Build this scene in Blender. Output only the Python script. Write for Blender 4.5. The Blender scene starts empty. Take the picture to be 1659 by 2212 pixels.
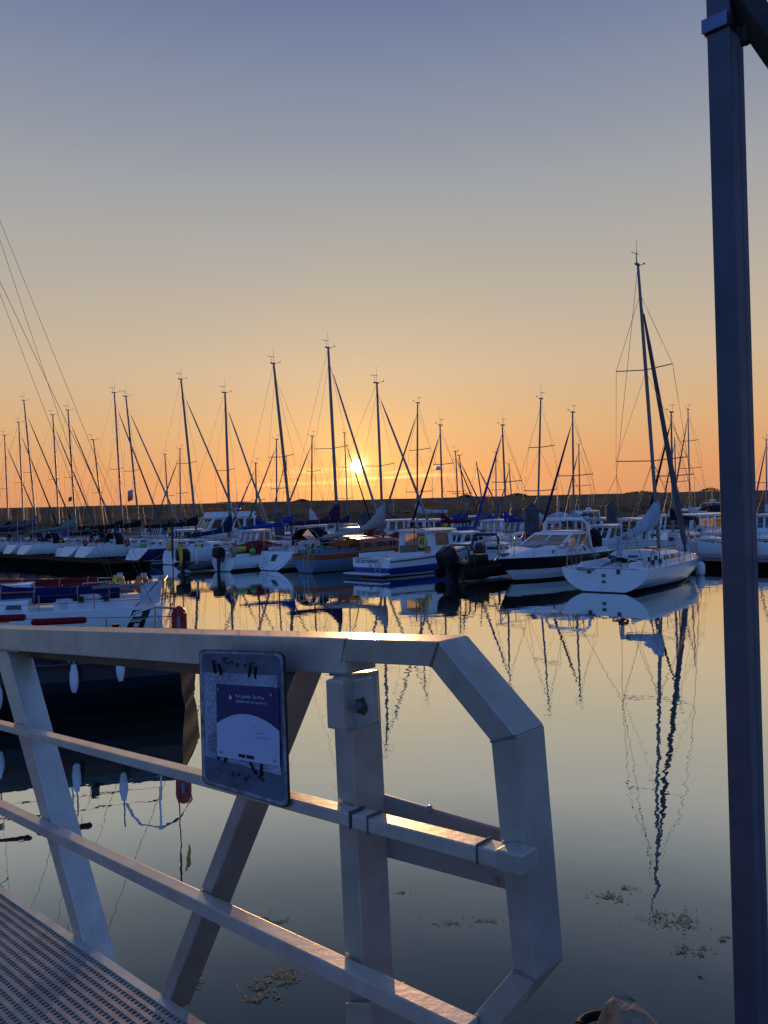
import bpy, math, random
from mathutils import Vector, Matrix
R = math.radians
random.seed(11)
SC = bpy.context.scene
COL = SC.collection

# ------------------------------------------------------------------ camera
FPX, CX, CY, ROLL, EYE = 1660.0, 829.5, 1106.0, R(1.6), 3.0
cam_d = bpy.data.cameras.new('camera')
cam_d.sensor_fit = 'VERTICAL'; cam_d.sensor_height = 36.0
cam_d.lens = 36.0 * FPX / 2212.0
cam_d.clip_start = 0.05; cam_d.clip_end = 20000
cam = bpy.data.objects.new('camera', cam_d); COL.objects.link(cam)
cr, sr = math.cos(ROLL), math.sin(ROLL)
cam.matrix_world = Matrix(((cr, sr, 0, 0), (0, 0, -1, 0), (-sr, cr, 0, EYE), (0, 0, 0, 1)))
SC.camera = cam

# ------------------------------------------------------------------ sky
SUN_EL, SUN_AZ = R(3.47), R(-1.9)          # azimuth measured from +Y towards +X
SD = Vector((math.sin(SUN_AZ) * math.cos(SUN_EL), math.cos(SUN_AZ) * math.cos(SUN_EL), math.sin(SUN_EL)))
W = bpy.data.worlds.new('World'); SC.world = W; W.use_nodes = True
nt = W.node_tree; nt.nodes.clear()
def lin(c):
    return tuple(((v / 255) / 12.92 if v <= 10 else (((v / 255) + .055) / 1.055) ** 2.4) for v in c) + (1.0,)
def N(tree, typ, **kw):
    n = tree.nodes.new(typ)
    for k, v in kw.items(): setattr(n, k, v)
    return n
def L(tree, a, b): tree.links.new(a, b)
def M_(tree, op, a, b=None, c=None, clamp=False):
    n = N(tree, 'ShaderNodeMath', operation=op); n.use_clamp = clamp
    for i, v in enumerate((a, b, c)):
        if v is None: continue
        if isinstance(v, (int, float)): n.inputs[i].default_value = v
        else: L(tree, v, n.inputs[i])
    return n.outputs[0]
def ramp(tree, fac, stops, interp='LINEAR'):
    n = N(tree, 'ShaderNodeValToRGB'); cr_ = n.color_ramp; cr_.interpolation = interp
    while len(cr_.elements) > 1: cr_.elements.remove(cr_.elements[-1])
    for i, (p, c) in enumerate(stops):
        e = cr_.elements[0] if i == 0 else cr_.elements.new(p)
        e.position = p; e.color = c
    L(tree, fac, n.inputs[0]); return n.outputs[0]
def mixc(tree, fac, a, b, mode='MIX'):
    n = N(tree, 'ShaderNodeMix', data_type='RGBA', blend_type=mode)
    for s, v in ((0, fac), (6, a), (7, b)):
        if isinstance(v, (int, float)): n.inputs[s].default_value = v
        elif isinstance(v, tuple): n.inputs[s].default_value = v
        else: L(tree, v, n.inputs[s])
    return n.outputs[2]
tc = N(nt, 'ShaderNodeTexCoord'); DIR = tc.outputs['Generated']
sep = N(nt, 'ShaderNodeSeparateXYZ'); L(nt, DIR, sep.inputs[0])
zz = M_(nt, 'MAXIMUM', sep.outputs[2], 0.0)
front = ramp(nt, zz, [(0.0, lin((208, 142, 110))), (.05, lin((223, 154, 106))), (.11, lin((221, 174, 125))), (.18, lin((210, 183, 151))),
    (.2376, lin((196, 180, 159))), (.292, lin((184, 175, 163))), (.343, lin((173, 170, 167))), (.391, lin((161, 164, 169))),
    (.437, lin((147, 153, 167))), (.479, lin((136, 146, 167))), (.518, lin((123, 135, 164))), (.56, lin((111, 122, 160))),
    (.70, lin((88, 108, 166))), (1.0, lin((66, 94, 162)))])
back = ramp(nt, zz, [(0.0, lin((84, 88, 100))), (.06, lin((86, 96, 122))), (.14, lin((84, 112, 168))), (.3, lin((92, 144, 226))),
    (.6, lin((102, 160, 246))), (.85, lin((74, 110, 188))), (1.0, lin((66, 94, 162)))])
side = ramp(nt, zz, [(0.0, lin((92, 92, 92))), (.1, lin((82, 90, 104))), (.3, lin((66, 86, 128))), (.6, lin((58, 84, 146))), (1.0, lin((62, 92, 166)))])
def dot(tree, v, vec):
    n = N(tree, 'ShaderNodeVectorMath', operation='DOT_PRODUCT'); L(tree, v, n.inputs[0]); n.inputs[1].default_value = vec
    return n.outputs['Value']
dh = dot(nt, DIR, (math.sin(SUN_AZ), math.cos(SUN_AZ), 0))
wf = N(nt, 'ShaderNodeMapRange', interpolation_type='SMOOTHSTEP')
hl = M_(nt, 'SQRT', M_(nt, 'MAXIMUM', M_(nt, 'SUBTRACT', 1.0, M_(nt, 'MULTIPLY', sep.outputs[2], sep.outputs[2])), .0004))
az = M_(nt, 'DIVIDE', dh, hl)
L(nt, az, wf.inputs[0]); wf.inputs[1].default_value = .42; wf.inputs[2].default_value = .87
nish = N(nt, 'ShaderNodeTexSky', sky_type='NISHITA'); nish.sun_disc = False
nish.sun_elevation = SUN_EL; nish.sun_rotation = SUN_AZ
nish_s = N(nt, 'ShaderNodeVectorMath', operation='SCALE'); L(nt, nish.outputs[0], nish_s.inputs[0]); nish_s.inputs['Scale'].default_value = 0.10
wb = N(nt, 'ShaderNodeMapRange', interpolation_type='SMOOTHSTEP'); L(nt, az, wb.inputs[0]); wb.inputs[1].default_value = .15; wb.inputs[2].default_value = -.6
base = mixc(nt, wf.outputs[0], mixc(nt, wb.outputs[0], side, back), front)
base = mixc(nt, 0.08, base, nish_s.outputs[0])
dsun = M_(nt, 'MAXIMUM', dot(nt, DIR, SD), 0.0)
g1 = M_(nt, 'MULTIPLY', M_(nt, 'POWER', dsun, 60.0), .045)
g2 = M_(nt, 'MULTIPLY', M_(nt, 'POWER', dsun, 900.0), .42)
g3 = M_(nt, 'MULTIPLY', M_(nt, 'POWER', dsun, 14000.0), 1.3)
def addglow(col, fac, c):
    sc = N(nt, 'ShaderNodeVectorMath', operation='SCALE'); sc.inputs[0].default_value = c; L(nt, fac, sc.inputs['Scale'])
    ad = N(nt, 'ShaderNodeVectorMath', operation='ADD'); L(nt, col, ad.inputs[0]); L(nt, sc.outputs[0], ad.inputs[1]); return ad.outputs[0]
base = addglow(base, g1, (.9, .42, -.05))
base = addglow(base, g2, (1.0, .48, .06))
base = addglow(base, g3, (1.0, .8, .45))
# thin lit cloud streaks under the sun
mp = N(nt, 'ShaderNodeMapping'); L(nt, DIR, mp.inputs[0]); mp.inputs['Scale'].default_value = (7, 0.0, 190)
cn = N(nt, 'ShaderNodeTexNoise'); L(nt, mp.outputs[0], cn.inputs[0]); cn.inputs['Scale'].default_value = 1.0; cn.inputs['Detail'].default_value = 4
cl = N(nt, 'ShaderNodeMapRange'); L(nt, cn.outputs[0], cl.inputs[0]); cl.inputs[1].default_value = .50; cl.inputs[2].default_value = .66
band = N(nt, 'ShaderNodeMapRange', interpolation_type='SMOOTHSTEP'); L(nt, M_(nt, 'ABSOLUTE', M_(nt, 'SUBTRACT', sep.outputs[2], .046)), band.inputs[0])
band.inputs[1].default_value = .020; band.inputs[2].default_value = .004
cm = M_(nt, 'MULTIPLY', M_(nt, 'MULTIPLY', cl.outputs[0], band.outputs[0]), M_(nt, 'POWER', dsun, 150.0))
base = addglow(base, cm, (1.0, .6, .2))
disc = N(nt, 'ShaderNodeMapRange', interpolation_type='SMOOTHSTEP'); L(nt, dsun, disc.inputs[0])
disc.inputs[1].default_value = math.cos(R(.56)); disc.inputs[2].default_value = math.cos(R(.38))
base = addglow(base, disc.outputs[0], (6, 5.2, 3.8))
mx = N(nt, 'ShaderNodeVectorMath', operation='MAXIMUM'); L(nt, base, mx.inputs[0]); mx.inputs[1].default_value = (0, 0, 0)
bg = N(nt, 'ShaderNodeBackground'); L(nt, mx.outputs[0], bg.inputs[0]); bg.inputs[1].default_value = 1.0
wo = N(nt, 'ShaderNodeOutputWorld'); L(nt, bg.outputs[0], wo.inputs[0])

sl = bpy.data.lights.new('sun', 'SUN'); sl.energy = 2.2; sl.angle = R(.53); sl.color = (1.0, .52, .22)
so = bpy.data.objects.new('sun', sl); COL.objects.link(so)
so.rotation_euler = SD.to_track_quat('Z', 'Y').to_euler()
VS = SC.view_settings
VS.view_transform = 'Standard'; VS.look = 'None'; VS.exposure = 0; VS.gamma = 1; VS.use_curve_mapping = False
SC.cycles.max_bounces = 8; SC.cycles.glossy_bounces = 5; SC.cycles.transparent_max_bounces = 12; SC.cycles.transmission_bounces = 6
SC.cycles.sample_clamp_indirect = 4.0

# ------------------------------------------------------------------ picture measurements -> places
def ray(px, py):
    u, v = (px - CX) / FPX, (CY - py) / FPX
    return u * cr + v * sr, -u * sr + v * cr
def hor(px): return CY - (px - CX) * math.tan(ROLL)
def onz(px, py, z=0.0):
    rx, rz = ray(px, py); k = (z - EYE) / rz
    return Vector((rx * k, k, z))
def atd(px, py, Z):
    rx, rz = ray(px, py); return Vector((rx * Z, Z, EYE + rz * Z))
SQ = math.sqrt(.5)
S0, DA, DB = Vector((8.2, 26.8, 0)), Vector((-SQ, SQ, 0)), Vector((SQ, SQ, 0))
def row(px, off):
    t = ray(px, hor(px))[0]
    x0, y0 = S0.x + off * SQ, S0.y + off * SQ
    s = (x0 - t * y0) / (SQ * (1 + t))
    return Vector((x0 - SQ * s, y0 + SQ * s, 0))
def rs(s, off, z=0.0): return S0 + DA * s + DB * off + Vector((0, 0, z))

# ------------------------------------------------------------------ materials
MATS = {}
def mat(name, color, rough=.5, metal=0.0, var=.18, scale=6.0, bump=0.0, spec=.5, coat=0.0, dirt=None, stretch=(1, 1, 1)):
    if name in MATS: return MATS[name]
    m = bpy.data.materials.new(name); m.use_nodes = True; t = m.node_tree
    p = t.nodes['Principled BSDF']
    c = N(t, 'ShaderNodeTexCoord'); mpn = N(t, 'ShaderNodeMapping'); L(t, c.outputs['Object'], mpn.inputs[0]); mpn.inputs['Scale'].default_value = stretch
    n = N(t, 'ShaderNodeTexNoise'); n.inputs['Scale'].default_value = scale; n.inputs['Detail'].default_value = 6; n.inputs['Roughness'].default_value = .6
    L(t, mpn.outputs[0], n.inputs[0])
    d = dirt or tuple(v * (1 - var) for v in color)
    col = ramp(t, n.outputs[0], [(.3, tuple(d) + (1,)), (.62, tuple(color) + (1,))])
    L(t, col, p.inputs['Base Color'])
    rr = N(t, 'ShaderNodeMapRange'); L(t, n.outputs[0], rr.inputs[0]); rr.inputs[3].default_value = min(1, rough * 1.15); rr.inputs[4].default_value = rough * .85
    L(t, rr.outputs[0], p.inputs['Roughness'])
    p.inputs['Metallic'].default_value = metal; p.inputs['Specular IOR Level'].default_value = spec
    p.inputs['Coat Weight'].default_value = coat; p.inputs['Coat Roughness'].default_value = .08
    if bump:
        b = N(t, 'ShaderNodeBump'); b.inputs['Strength'].default_value = bump; b.inputs['Distance'].default_value = .01
        n2 = N(t, 'ShaderNodeTexNoise'); n2.inputs['Scale'].default_value = scale * 5; n2.inputs['Detail'].default_value = 4
        L(t, mpn.outputs[0], n2.inputs[0]); L(t, n2.outputs[0], b.inputs['Height']); L(t, b.outputs[0], p.inputs['Normal'])
    MATS[name] = m; return m
white = mat('white_gelcoat', (.78, .78, .76), .28, var=.10, scale=1.3, coat=.3)
cream = mat('cream_gelcoat', (.66, .63, .55), .35, var=.12, scale=1.5)
offw = mat('weathered_white', (.60, .60, .58), .45, var=.22, scale=2.5)
navy = mat('navy_paint', (.012, .022, .10), .25, var=.3, scale=2, coat=.3)
royal = mat('royal_blue_paint', (.015, .035, .26), .3, var=.25, scale=2, coat=.3)
black = mat('black_paint', (.006, .006, .008), .35, var=.3, scale=3)
rubber = mat('black_rubber', (.006, .006, .006), .7, var=.3, scale=8, bump=.2, spec=.2)
greyblue = mat('blue_grey_paint', (.16, .22, .32), .4, var=.15, scale=2)
antif = mat('antifouling', (.02, .02, .025), .6, var=.4, scale=4)
wood = mat('varnished_mahogany', (.42, .10, .028), .25, var=.45, scale=3, stretch=(1, 6, 6), coat=.4)
teak = mat('weathered_teak', (.23, .17, .11), .7, var=.35, scale=3, stretch=(1, 14, 14))
alu = mat('anodised_aluminium', (.22, .21, .21), .45, metal=.5, var=.2, scale=4)
aludk = mat('dark_aluminium', (.20, .20, .22), .4, metal=.7, var=.25, scale=4)
steel = mat('stainless_steel', (.55, .55, .56), .22, metal=1.0, var=.1, scale=8)
wire = mat('rigging_wire', (.10, .095, .095), .5, metal=.4, var=.2, scale=3)
def cloth(n, c): return mat(n, c, .9, var=.35, scale=5, bump=.5, spec=.15)
cnavy = cloth('navy_canvas', (.018, .022, .075)); cblue = cloth('blue_canvas', (.02, .045, .30)); cblack = cloth('black_canvas', (.012, .012, .014))
cpurple = cloth('plum_canvas', (.055, .018, .06)); cgreen = cloth('sage_canvas', (.17, .25, .21)); cbeige = cloth('beige_canvas', (.42, .38, .34))
cgrey = cloth('grey_canvas', (.12, .13, .15)); clight = cloth('pale_grey_canvas', (.42, .46, .52)); cred = cloth('red_canvas', (.20, .012, .018))
cmaroon = cloth('maroon_canvas', (.10, .016, .04)); cwhite = cloth('white_canvas', (.62, .64, .66)); cyellow = mat('yellow_foam', (.75, .50, .03), .6)
corange = mat('orange_foam', (.75, .14, .03), .55); clime = cloth('lime_canvas', (.5, .6, .06)); cgreenf = mat('green_plastic', (.03, .45, .06), .5)
redp = mat('red_plastic', (.42, .015, .015), .4); rope = mat('rope', (.40, .38, .34), .9, var=.3, scale=30)
fend = mat('fender_vinyl', (.70, .71, .72), .4, var=.15, scale=5)
rub = mat('rub_rail', (.05, .05, .06), .6)
def glassmat():
    m = bpy.data.materials.new('cabin_glass'); m.use_nodes = True; t = m.node_tree; t.nodes.clear()
    o = N(t, 'ShaderNodeOutputMaterial'); g = N(t, 'ShaderNodeBsdfGlossy'); g.inputs['Roughness'].default_value = .03
    tr = N(t, 'ShaderNodeBsdfTransparent'); n = N(t, 'ShaderNodeTexNoise'); n.inputs['Scale'].default_value = 2
    tr_c = ramp(t, n.outputs[0], [(.3, (.42, .44, .46, 1)), (.7, (.56, .58, .6, 1))]); L(t, tr_c, tr.inputs[0])
    fr = N(t, 'ShaderNodeFresnel'); fr.inputs[0].default_value = 1.5
    mx_ = N(t, 'ShaderNodeMixShader'); L(t, M_(t, 'ADD', fr.outputs[0], .06, clamp=True), mx_.inputs[0]); L(t, tr.outputs[0], mx_.inputs[1]); L(t, g.outputs[0], mx_.inputs[2])
    L(t, mx_.outputs[0], o.inputs[0]); return m
glass = glassmat()
def vinylmat():
    m = bpy.data.materials.new('clear_vinyl'); m.use_nodes = True; t = m.node_tree; t.nodes.clear()
    o = N(t, 'ShaderNodeOutputMaterial'); a = N(t, 'ShaderNodeBsdfTranslucent'); b = N(t, 'ShaderNodeBsdfTransparent'); g = N(t, 'ShaderNodeBsdfGlossy')
    n = N(t, 'ShaderNodeTexNoise'); n.inputs['Scale'].default_value = 5; n.inputs['Detail'].default_value = 5
    L(t, ramp(t, n.outputs[0], [(.3, (.55, .50, .45, 1)), (.7, (.85, .78, .70, 1))]), a.inputs[0]); b.inputs[0].default_value = (.8, .78, .75, 1); g.inputs['Roughness'].default_value = .15
    m1 = N(t, 'ShaderNodeMixShader'); m1.inputs[0].default_value = .35; L(t, a.outputs[0], m1.inputs[1]); L(t, b.outputs[0], m1.inputs[2])
    m2 = N(t, 'ShaderNodeMixShader'); m2.inputs[0].default_value = .12; L(t, m1.outputs[0], m2.inputs[1]); L(t, g.outputs[0], m2.inputs[2])
    L(t, m2.outputs[0], o.inputs[0]); return m
vinyl = vinylmat()
smoked = mat('smoked_glass', (.010, .012, .016), .08, var=.3, scale=2, spec=.8)

# ------------------------------------------------------------------ mesh collector
class MB:
    def __init__(s): s.v = []; s.f = []; s.m = []; s.sm = []; s.mats = []
    def mi(s, m):
        if m not in s.mats: s.mats.append(m)
        return s.mats.index(m)
    def add(s, vs, fs, m, smooth=False):
        o = len(s.v); s.v += [tuple(v) for v in vs]; i = s.mi(m)
        for f in fs: s.f.append(tuple(o + k for k in f)); s.m.append(i); s.sm.append(smooth)
        return s
    def box(s, c, d, m, rot=None, taper=1.0):
        vs = []
        for z in (-1, 1):
            k = taper if z > 0 else 1.0
            for x, y in ((-1, -1), (1, -1), (1, 1), (-1, 1)):
                p = Vector((x * d[0] / 2 * k, y * d[1] / 2 * k, z * d[2] / 2))
                if rot is not None: p = rot @ p
                vs.append(p + Vector(c))
        return s.add(vs, [(3, 2, 1, 0), (4, 5, 6, 7), (0, 1, 5, 4), (1, 2, 6, 5), (2, 3, 7, 6), (3, 0, 4, 7)], m)
    def tube(s, pts, r, m, n=6, caps=True, flat=1.0):
        pts = [Vector(p) for p in pts]; rr = r if isinstance(r, (list, tuple)) else [r] * len(pts)
        rings = []
        for i, p in enumerate(pts):
            d = (pts[min(i + 1, len(pts) - 1)] - pts[max(i - 1, 0)])
            d = d.normalized() if d.length > 1e-9 else Vector((0, 0, 1))
            ref = Vector((0, 1, 0)) if abs(d.y) < .9 else Vector((1, 0, 0))
            a = d.cross(ref).normalized(); b = a.cross(d)
            rings.append([p + a * rr[i] * math.cos(2 * math.pi * k / n) + b * rr[i] * flat * math.sin(2 * math.pi * k / n) for k in range(n)])
        return s.loft(rings, m, True, caps, True)
    def loft(s, rings, m, closed=True, caps=True, smooth=True):
        n = len(rings[0]); vs = [p for r_ in rings for p in r_]; fs = []
        for i in range(len(rings) - 1):
            for k in range(n if closed else n - 1):
                k2 = (k + 1) % n; fs.append((i * n + k, i * n + k2, (i + 1) * n + k2, (i + 1) * n + k))
        s.add(vs, fs, m, smooth)
        if caps:
            s.add(rings[0], [tuple(range(n))[::-1]], m); s.add(rings[-1], [tuple(range(n))], m)
        return s
    def poly(s, pts, ext, m):
        pts = [Vector(p) for p in pts]; e = Vector(ext); n = len(pts)
        return s.add(pts + [p + e for p in pts], [tuple(range(n)), tuple(range(n, 2 * n))[::-1]] + [(i, (i + 1) % n, n + (i + 1) % n, n + i)[::-1] for i in range(n)], m)
    def ball(s, c, r, m, nu=10, nv=6):
        r = r if isinstance(r, (tuple, list)) else (r, r, r); c = Vector(c)
        rings = [[c + Vector((r[0] * math.sin(a) * math.cos(b), r[1] * math.sin(a) * math.sin(b), r[2] * math.cos(a))) for b in [2 * math.pi * k / nu for k in range(nu)]]
                 for a in [math.pi * (i + .02) / (nv + .04) for i in range(nv + 1)]]
        return s.loft(rings, m, True, True, True)
    def torus(s, c, R_, r, m, ax=(0, 0, 1), a0=0, a1=360, n=20, k=6):
        q = Vector(ax).to_track_quat('Z', 'Y'); pts = [Vector(c) + q @ Vector((R_ * math.cos(R(a)), R_ * math.sin(R(a)), 0)) for a in [a0 + (a1 - a0) * i / n for i in range(n + 1)]]
        return s.tube(pts, r, m, k)
    def build(s, name, parent=None, bevel=0.0, loc=None):
        me = bpy.data.meshes.new(name); me.from_pydata(s.v, [], s.f)
        for m in s.mats: me.materials.append(m)
        me.polygons.foreach_set('material_index', s.m); me.polygons.foreach_set('use_smooth', s.sm); me.update()
        import bmesh
        bm = bmesh.new(); bm.from_mesh(me); bmesh.ops.recalc_face_normals(bm, faces=bm.faces); bm.to_mesh(me); bm.free()
        o = bpy.data.objects.new(name, me); COL.objects.link(o)
        if parent is not None: o.parent = parent
        if loc is not None: o.location = loc
        if bevel:
            b = o.modifiers.new('bevel', 'BEVEL'); b.width = bevel; b.segments = 2; b.limit_method = 'ANGLE'
        return o
def tag(o, label=None, cat=None, group=None, kind=None):
    for k, v in (('label', label), ('category', cat), ('group', group), ('kind', kind)):
        if v: o[k] = v
    return o
def empty(name, loc, rz=0.0, label=None, cat=None, group=None):
    o = bpy.data.objects.new(name, None); COL.objects.link(o); o.location = loc; o.rotation_euler = (0, 0, rz); o.empty_display_size = .3
    return tag(o, label, cat, group)
def text(name, body, size, M4, m, parent=None, align='LEFT', ext=.0006):
    c = bpy.data.curves.new(name, 'FONT'); c.body = body; c.size = size; c.align_x = align; c.extrude = ext; c.materials.append(m)
    c.resolution_u = 4
    tmp = bpy.data.objects.new(name, c); COL.objects.link(tmp); dg = bpy.context.evaluated_depsgraph_get()
    me = bpy.data.meshes.new_from_object(tmp.evaluated_get(dg)); bpy.data.objects.remove(tmp); bpy.data.curves.remove(c)
    if not me.materials: me.materials.append(m)
    o = bpy.data.objects.new(name, me); COL.objects.link(o)
    if parent is not None: o.parent = parent
    o.matrix_local = M4; return o

# ------------------------------------------------------------------ setting: water, quay, breakwater
def watermat():
    m = bpy.data.materials.new('harbour_water'); m.use_nodes = True; t = m.node_tree; t.nodes.clear()
    o = N(t, 'ShaderNodeOutputMaterial'); c = N(t, 'ShaderNodeTexCoord')
    def noise(sc, det, st):
        mp_ = N(t, 'ShaderNodeMapping'); L(t, c.outputs['Object'], mp_.inputs[0]); mp_.inputs['Scale'].default_value = st
        n = N(t, 'ShaderNodeTexNoise'); n.inputs['Scale'].default_value = sc; n.inputs['Detail'].default_value = det; n.inputs['Roughness'].default_value = .5
        L(t, mp_.outputs[0], n.inputs[0]); return n.outputs[0]
    big = noise(.12, 2, (1, 1, 1))
    amp = N(t, 'ShaderNodeMapRange'); L(t, big, amp.inputs[0]); amp.inputs[1].default_value = .42; amp.inputs[2].default_value = .66; amp.inputs[3].default_value = .35; amp.inputs[4].default_value = 1.25
    h = M_(t, 'ADD', M_(t, 'MULTIPLY', noise(1.3, 2, (1, 1.2, 1)), .5), M_(t, 'MULTIPLY', noise(5.0, 2, (1, 1, 1)), .14))
    b = N(t, 'ShaderNodeBump'); b.inputs['Strength'].default_value = 1.0; b.inputs['Distance'].default_value = WAVE
    L(t, M_(t, 'MULTIPLY', h, amp.outputs[0]), b.inputs['Height'])
    g = N(t, 'ShaderNodeBsdfGlossy'); g.inputs['Roughness'].default_value = .0; g.inputs['Color'].default_value = (.95, 1.0, .96, 1); L(t, b.outputs[0], g.inputs['Normal'])
    d = N(t, 'ShaderNodeBsdfDiffuse')
    L(t, ramp(t, noise(.5, 4, (1, 1, 1)), [(.3, (.032, .052, .038, 1)), (.7, (.046, .070, .050, 1))]), d.inputs[0])
    lw = N(t, 'ShaderNodeLayerWeight'); lw.inputs[0].default_value = .5
    g1_ = lambda v: (v, v, v, 1)
    f = ramp(t, lw.outputs['Facing'], [(0.0, g1_(.03)), (.40, g1_(.08)), (.455, g1_(.12)), (.50, g1_(.18)), (.568, g1_(.36)), (.66, g1_(.80)), (.80, g1_(.93)), (1, g1_(.93))])
    ms = N(t, 'ShaderNodeMixShader'); L(t, f, ms.inputs[0]); L(t, d.outputs[0], ms.inputs[1]); L(t, g.outputs[0], ms.inputs[2])
    L(t, ms.outputs[0], o.inputs[0]); return m
WAVE = .009
wm = MB(); wm.add([(-3000, -200, 0), (3000, -200, 0), (3000, 9000, 0), (-3000, 9000, 0)], [(0, 1, 2, 3)], watermat())
tag(wm.build('water'), kind='structure')

concrete = mat('quay_concrete', (.20, .20, .19), .85, var=.35, scale=1.2, bump=.6)
q = MB()
q.poly([(-60, -40, -2), (60, -40, -2), (60, -40, 1.5), (-60, -40, 1.5)], (0, 41.2, 0), concrete)
q.poly([(.2, 1.2, -2), (60, 1.2, -2), (60, 1.2, 1.5), (.2, 1.2, 1.5)], (0, .95, 0), concrete)
tag(q.build('quay', bevel=.02), kind='structure')

# far breakwater: concrete parapet on a bank of rubble
bw_l, bw_r = atd(0, hor(0), 107), atd(1660, hor(1660), 138)
bd = (bw_r - bw_l); bd.z = 0; bl = bd.length; bd.normalize(); bn = Vector((-bd.y, bd.x, 0))
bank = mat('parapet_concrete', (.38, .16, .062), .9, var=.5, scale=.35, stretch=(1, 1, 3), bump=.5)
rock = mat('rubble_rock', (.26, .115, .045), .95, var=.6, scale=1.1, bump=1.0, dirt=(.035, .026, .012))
bwr = empty('breakwater', (bw_l.x, bw_l.y, 0), math.atan2(bd.y, bd.x), 'long dark sea wall of concrete on piled rocks behind the whole marina', 'breakwater')
m = MB(); xs = [-160 + 4 * i for i in range(int((bl + 330) / 4))]
rows_ = []
for x in xs:
    j = lambda a: random.uniform(-a, a)
    rows_.append([(x, -.2, 2.9), (x, .1, 3.15), (x, .25, 5.03 + j(.03)), (x, 1.6, 5.05 + j(.03)), (x, 3, 2)])
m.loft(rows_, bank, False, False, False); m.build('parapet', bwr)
m = MB(); rows_ = []
nx = int((bl + 330) / .75)
for i in range(nx):
    x = -160 + i * .75
    rows_.append([(x + random.uniform(-.3, .3), -.25 - k * .62 + random.uniform(-.3, .3), 3.0 - k * .33 + random.uniform(-.32, .32)) for k in range(-0, 11)])
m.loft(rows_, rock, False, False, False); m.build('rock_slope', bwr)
leafd = mat('dark_leaves', (.030, .036, .018), .8, var=.5, scale=9)
def shrub(px, w, h, label):
    t_ = (px - 0) / 1660; p = bw_l.lerp(bw_r, 0); rx = ray(px, hor(px))[0]
    # along the wall line
    k = (bw_l.y * rx - bw_l.x) / (bd.x - rx * bd.y); p = bw_l + bd * k + bn * .8
    o = empty('shrub', (p.x, p.y, 5.0), 0, label, 'shrub', 'shrubs on the crest of the sea wall')
    c = MB()
    for i in range(220):
        a = random.uniform(0, 6.28); rr = random.random() ** .5; z = random.random()
        q_ = Vector((math.cos(a) * rr * w * (1 - z * .55), math.sin(a) * rr * .6, z * h * (1 - rr * .5)))
        u_ = Vector((random.uniform(-1, 1), random.uniform(-1, 1), random.uniform(-1, 1))).normalized() * .16; v_ = u_.orthogonal().normalized() * .11
        c.add([q_ - u_, q_ + v_, q_ + u_, q_ - v_], [(0, 1, 2, 3)], leafd)
    c.build('foliage', o)
    s_ = MB(); s_.tube([(0, 0, -.05), (.05, 0, h * .5)], .05, leafd, 5); s_.build('stem', o)
shrub(654, 1.5, .35, 'small low shrub on sea wall left of the sun'); shrub(1011, 1.6, .55, 'rounded shrub on sea wall behind the white wheelhouse boats')
shrub(1122, 2.6, .55, 'wide low shrub on sea wall above the thick weathered pile'); shrub(1390, 3.6, .45, 'long flat shrub on sea wall left of the tall racing mast'); shrub(1541, 2.6, .8, 'tallest shrub on sea wall just left of the blue post')

# floating pontoons
deckm = mat('pontoon_planks', (.16, .145, .125), .85, var=.4, scale=2, stretch=(1, 10, 1), bump=.4)
floatm = mat('float_dark', (.004, .004, .004), .95, var=.3, scale=2, spec=.03)
def pontoon(label, s0, s1, off, width, dark=False):
    p0 = rs(s0, off); o = empty('pontoon', p0, math.atan2(DA.y, DA.x), label, 'pontoon', 'floating pontoons of the marina')
    Ln = s1 - s0
    d = MB(); dm = floatm if dark else deckm
    n = int(Ln / .15)
    d.box((Ln / 2, -width / 2, .50), (Ln, width, .05), dm); 
    d.build('deck', o, bevel=.01)
    f = MB()
    for i in range(int(Ln / 4)): f.box((i * 4 + 2, -width / 2, .16), (3.85 if not dark else 4.0, width - .12, .62), floatm)
    f.build('floats', o)
    e = MB(); e.box((Ln / 2, .03, .42), (Ln, .06, .12), alu if not dark else floatm); e.box((Ln / 2, -width - .03, .42), (Ln, .06, .12), alu if not dark else floatm); e.build('edge_beam', o)
pontoon('grey planked pontoon beyond the bows of the nearest row of boats', -26, 84, 10.5, 2.2)
pontoon('grey planked pontoon between the second and third rows of boats', -24, 70, 36.0, 2.2)
s_end = (row(237, -5.2) - S0).dot(DA)
pontoon('black sided pontoon behind the red boom cover on the left', s_end, 92, -5.2, 2.4, True)

# guide piles
pilem = mat('weathered_steel_pile', (.10, .105, .12), .75, var=.7, scale=2.2, stretch=(1, 1, .5), dirt=(.028, .028, .034), bump=.4)
capm = mat('pile_cap', (.05, .05, .055), .6, var=.3)
def pile(px, Z, r, ztop, label):
    p = atd(px, hor(px), Z); o = empty('mooring_pile', (p.x, p.y, 0), 0, label, 'pile', 'guide piles of the pontoons')
    b = MB(); b.tube([(0, 0, -1), (0, 0, ztop - .35)], r, pilem, 20); b.build('pile_shaft', o)
    c = MB(); c.tube([(0, 0, ztop - .36), (0, 0, ztop - .32), (0, 0, ztop)], [r * 1.07, r * 1.07, .02], capm, 20); c.build('cap', o)
    e = MB(); e.torus((0, 0, ztop - .34), r * 1.06, .025, alu, n=24); e.build('rim', o)
pile(1148, 43.2, .42, 3.3, 'thick weathered pile with pointed cap beside the cruiser windscreen')
pile(1320, 58, .40, 3.3, 'dark brown pile with pointed cap behind the racing boat boom')
pile(603, 60, .40, 3.25, 'dark pile with pointed cap above the blue boom cover')
pile(534, 92, .36, 3.15, 'thin distant pile just right of the flybridge boat')
pile(787, 88, .40, 3.25, 'brown pile below the sun with pointed cap')
pile(947, 92, .40, 3.35, 'brown pile left of the dark red sail cover')

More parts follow.
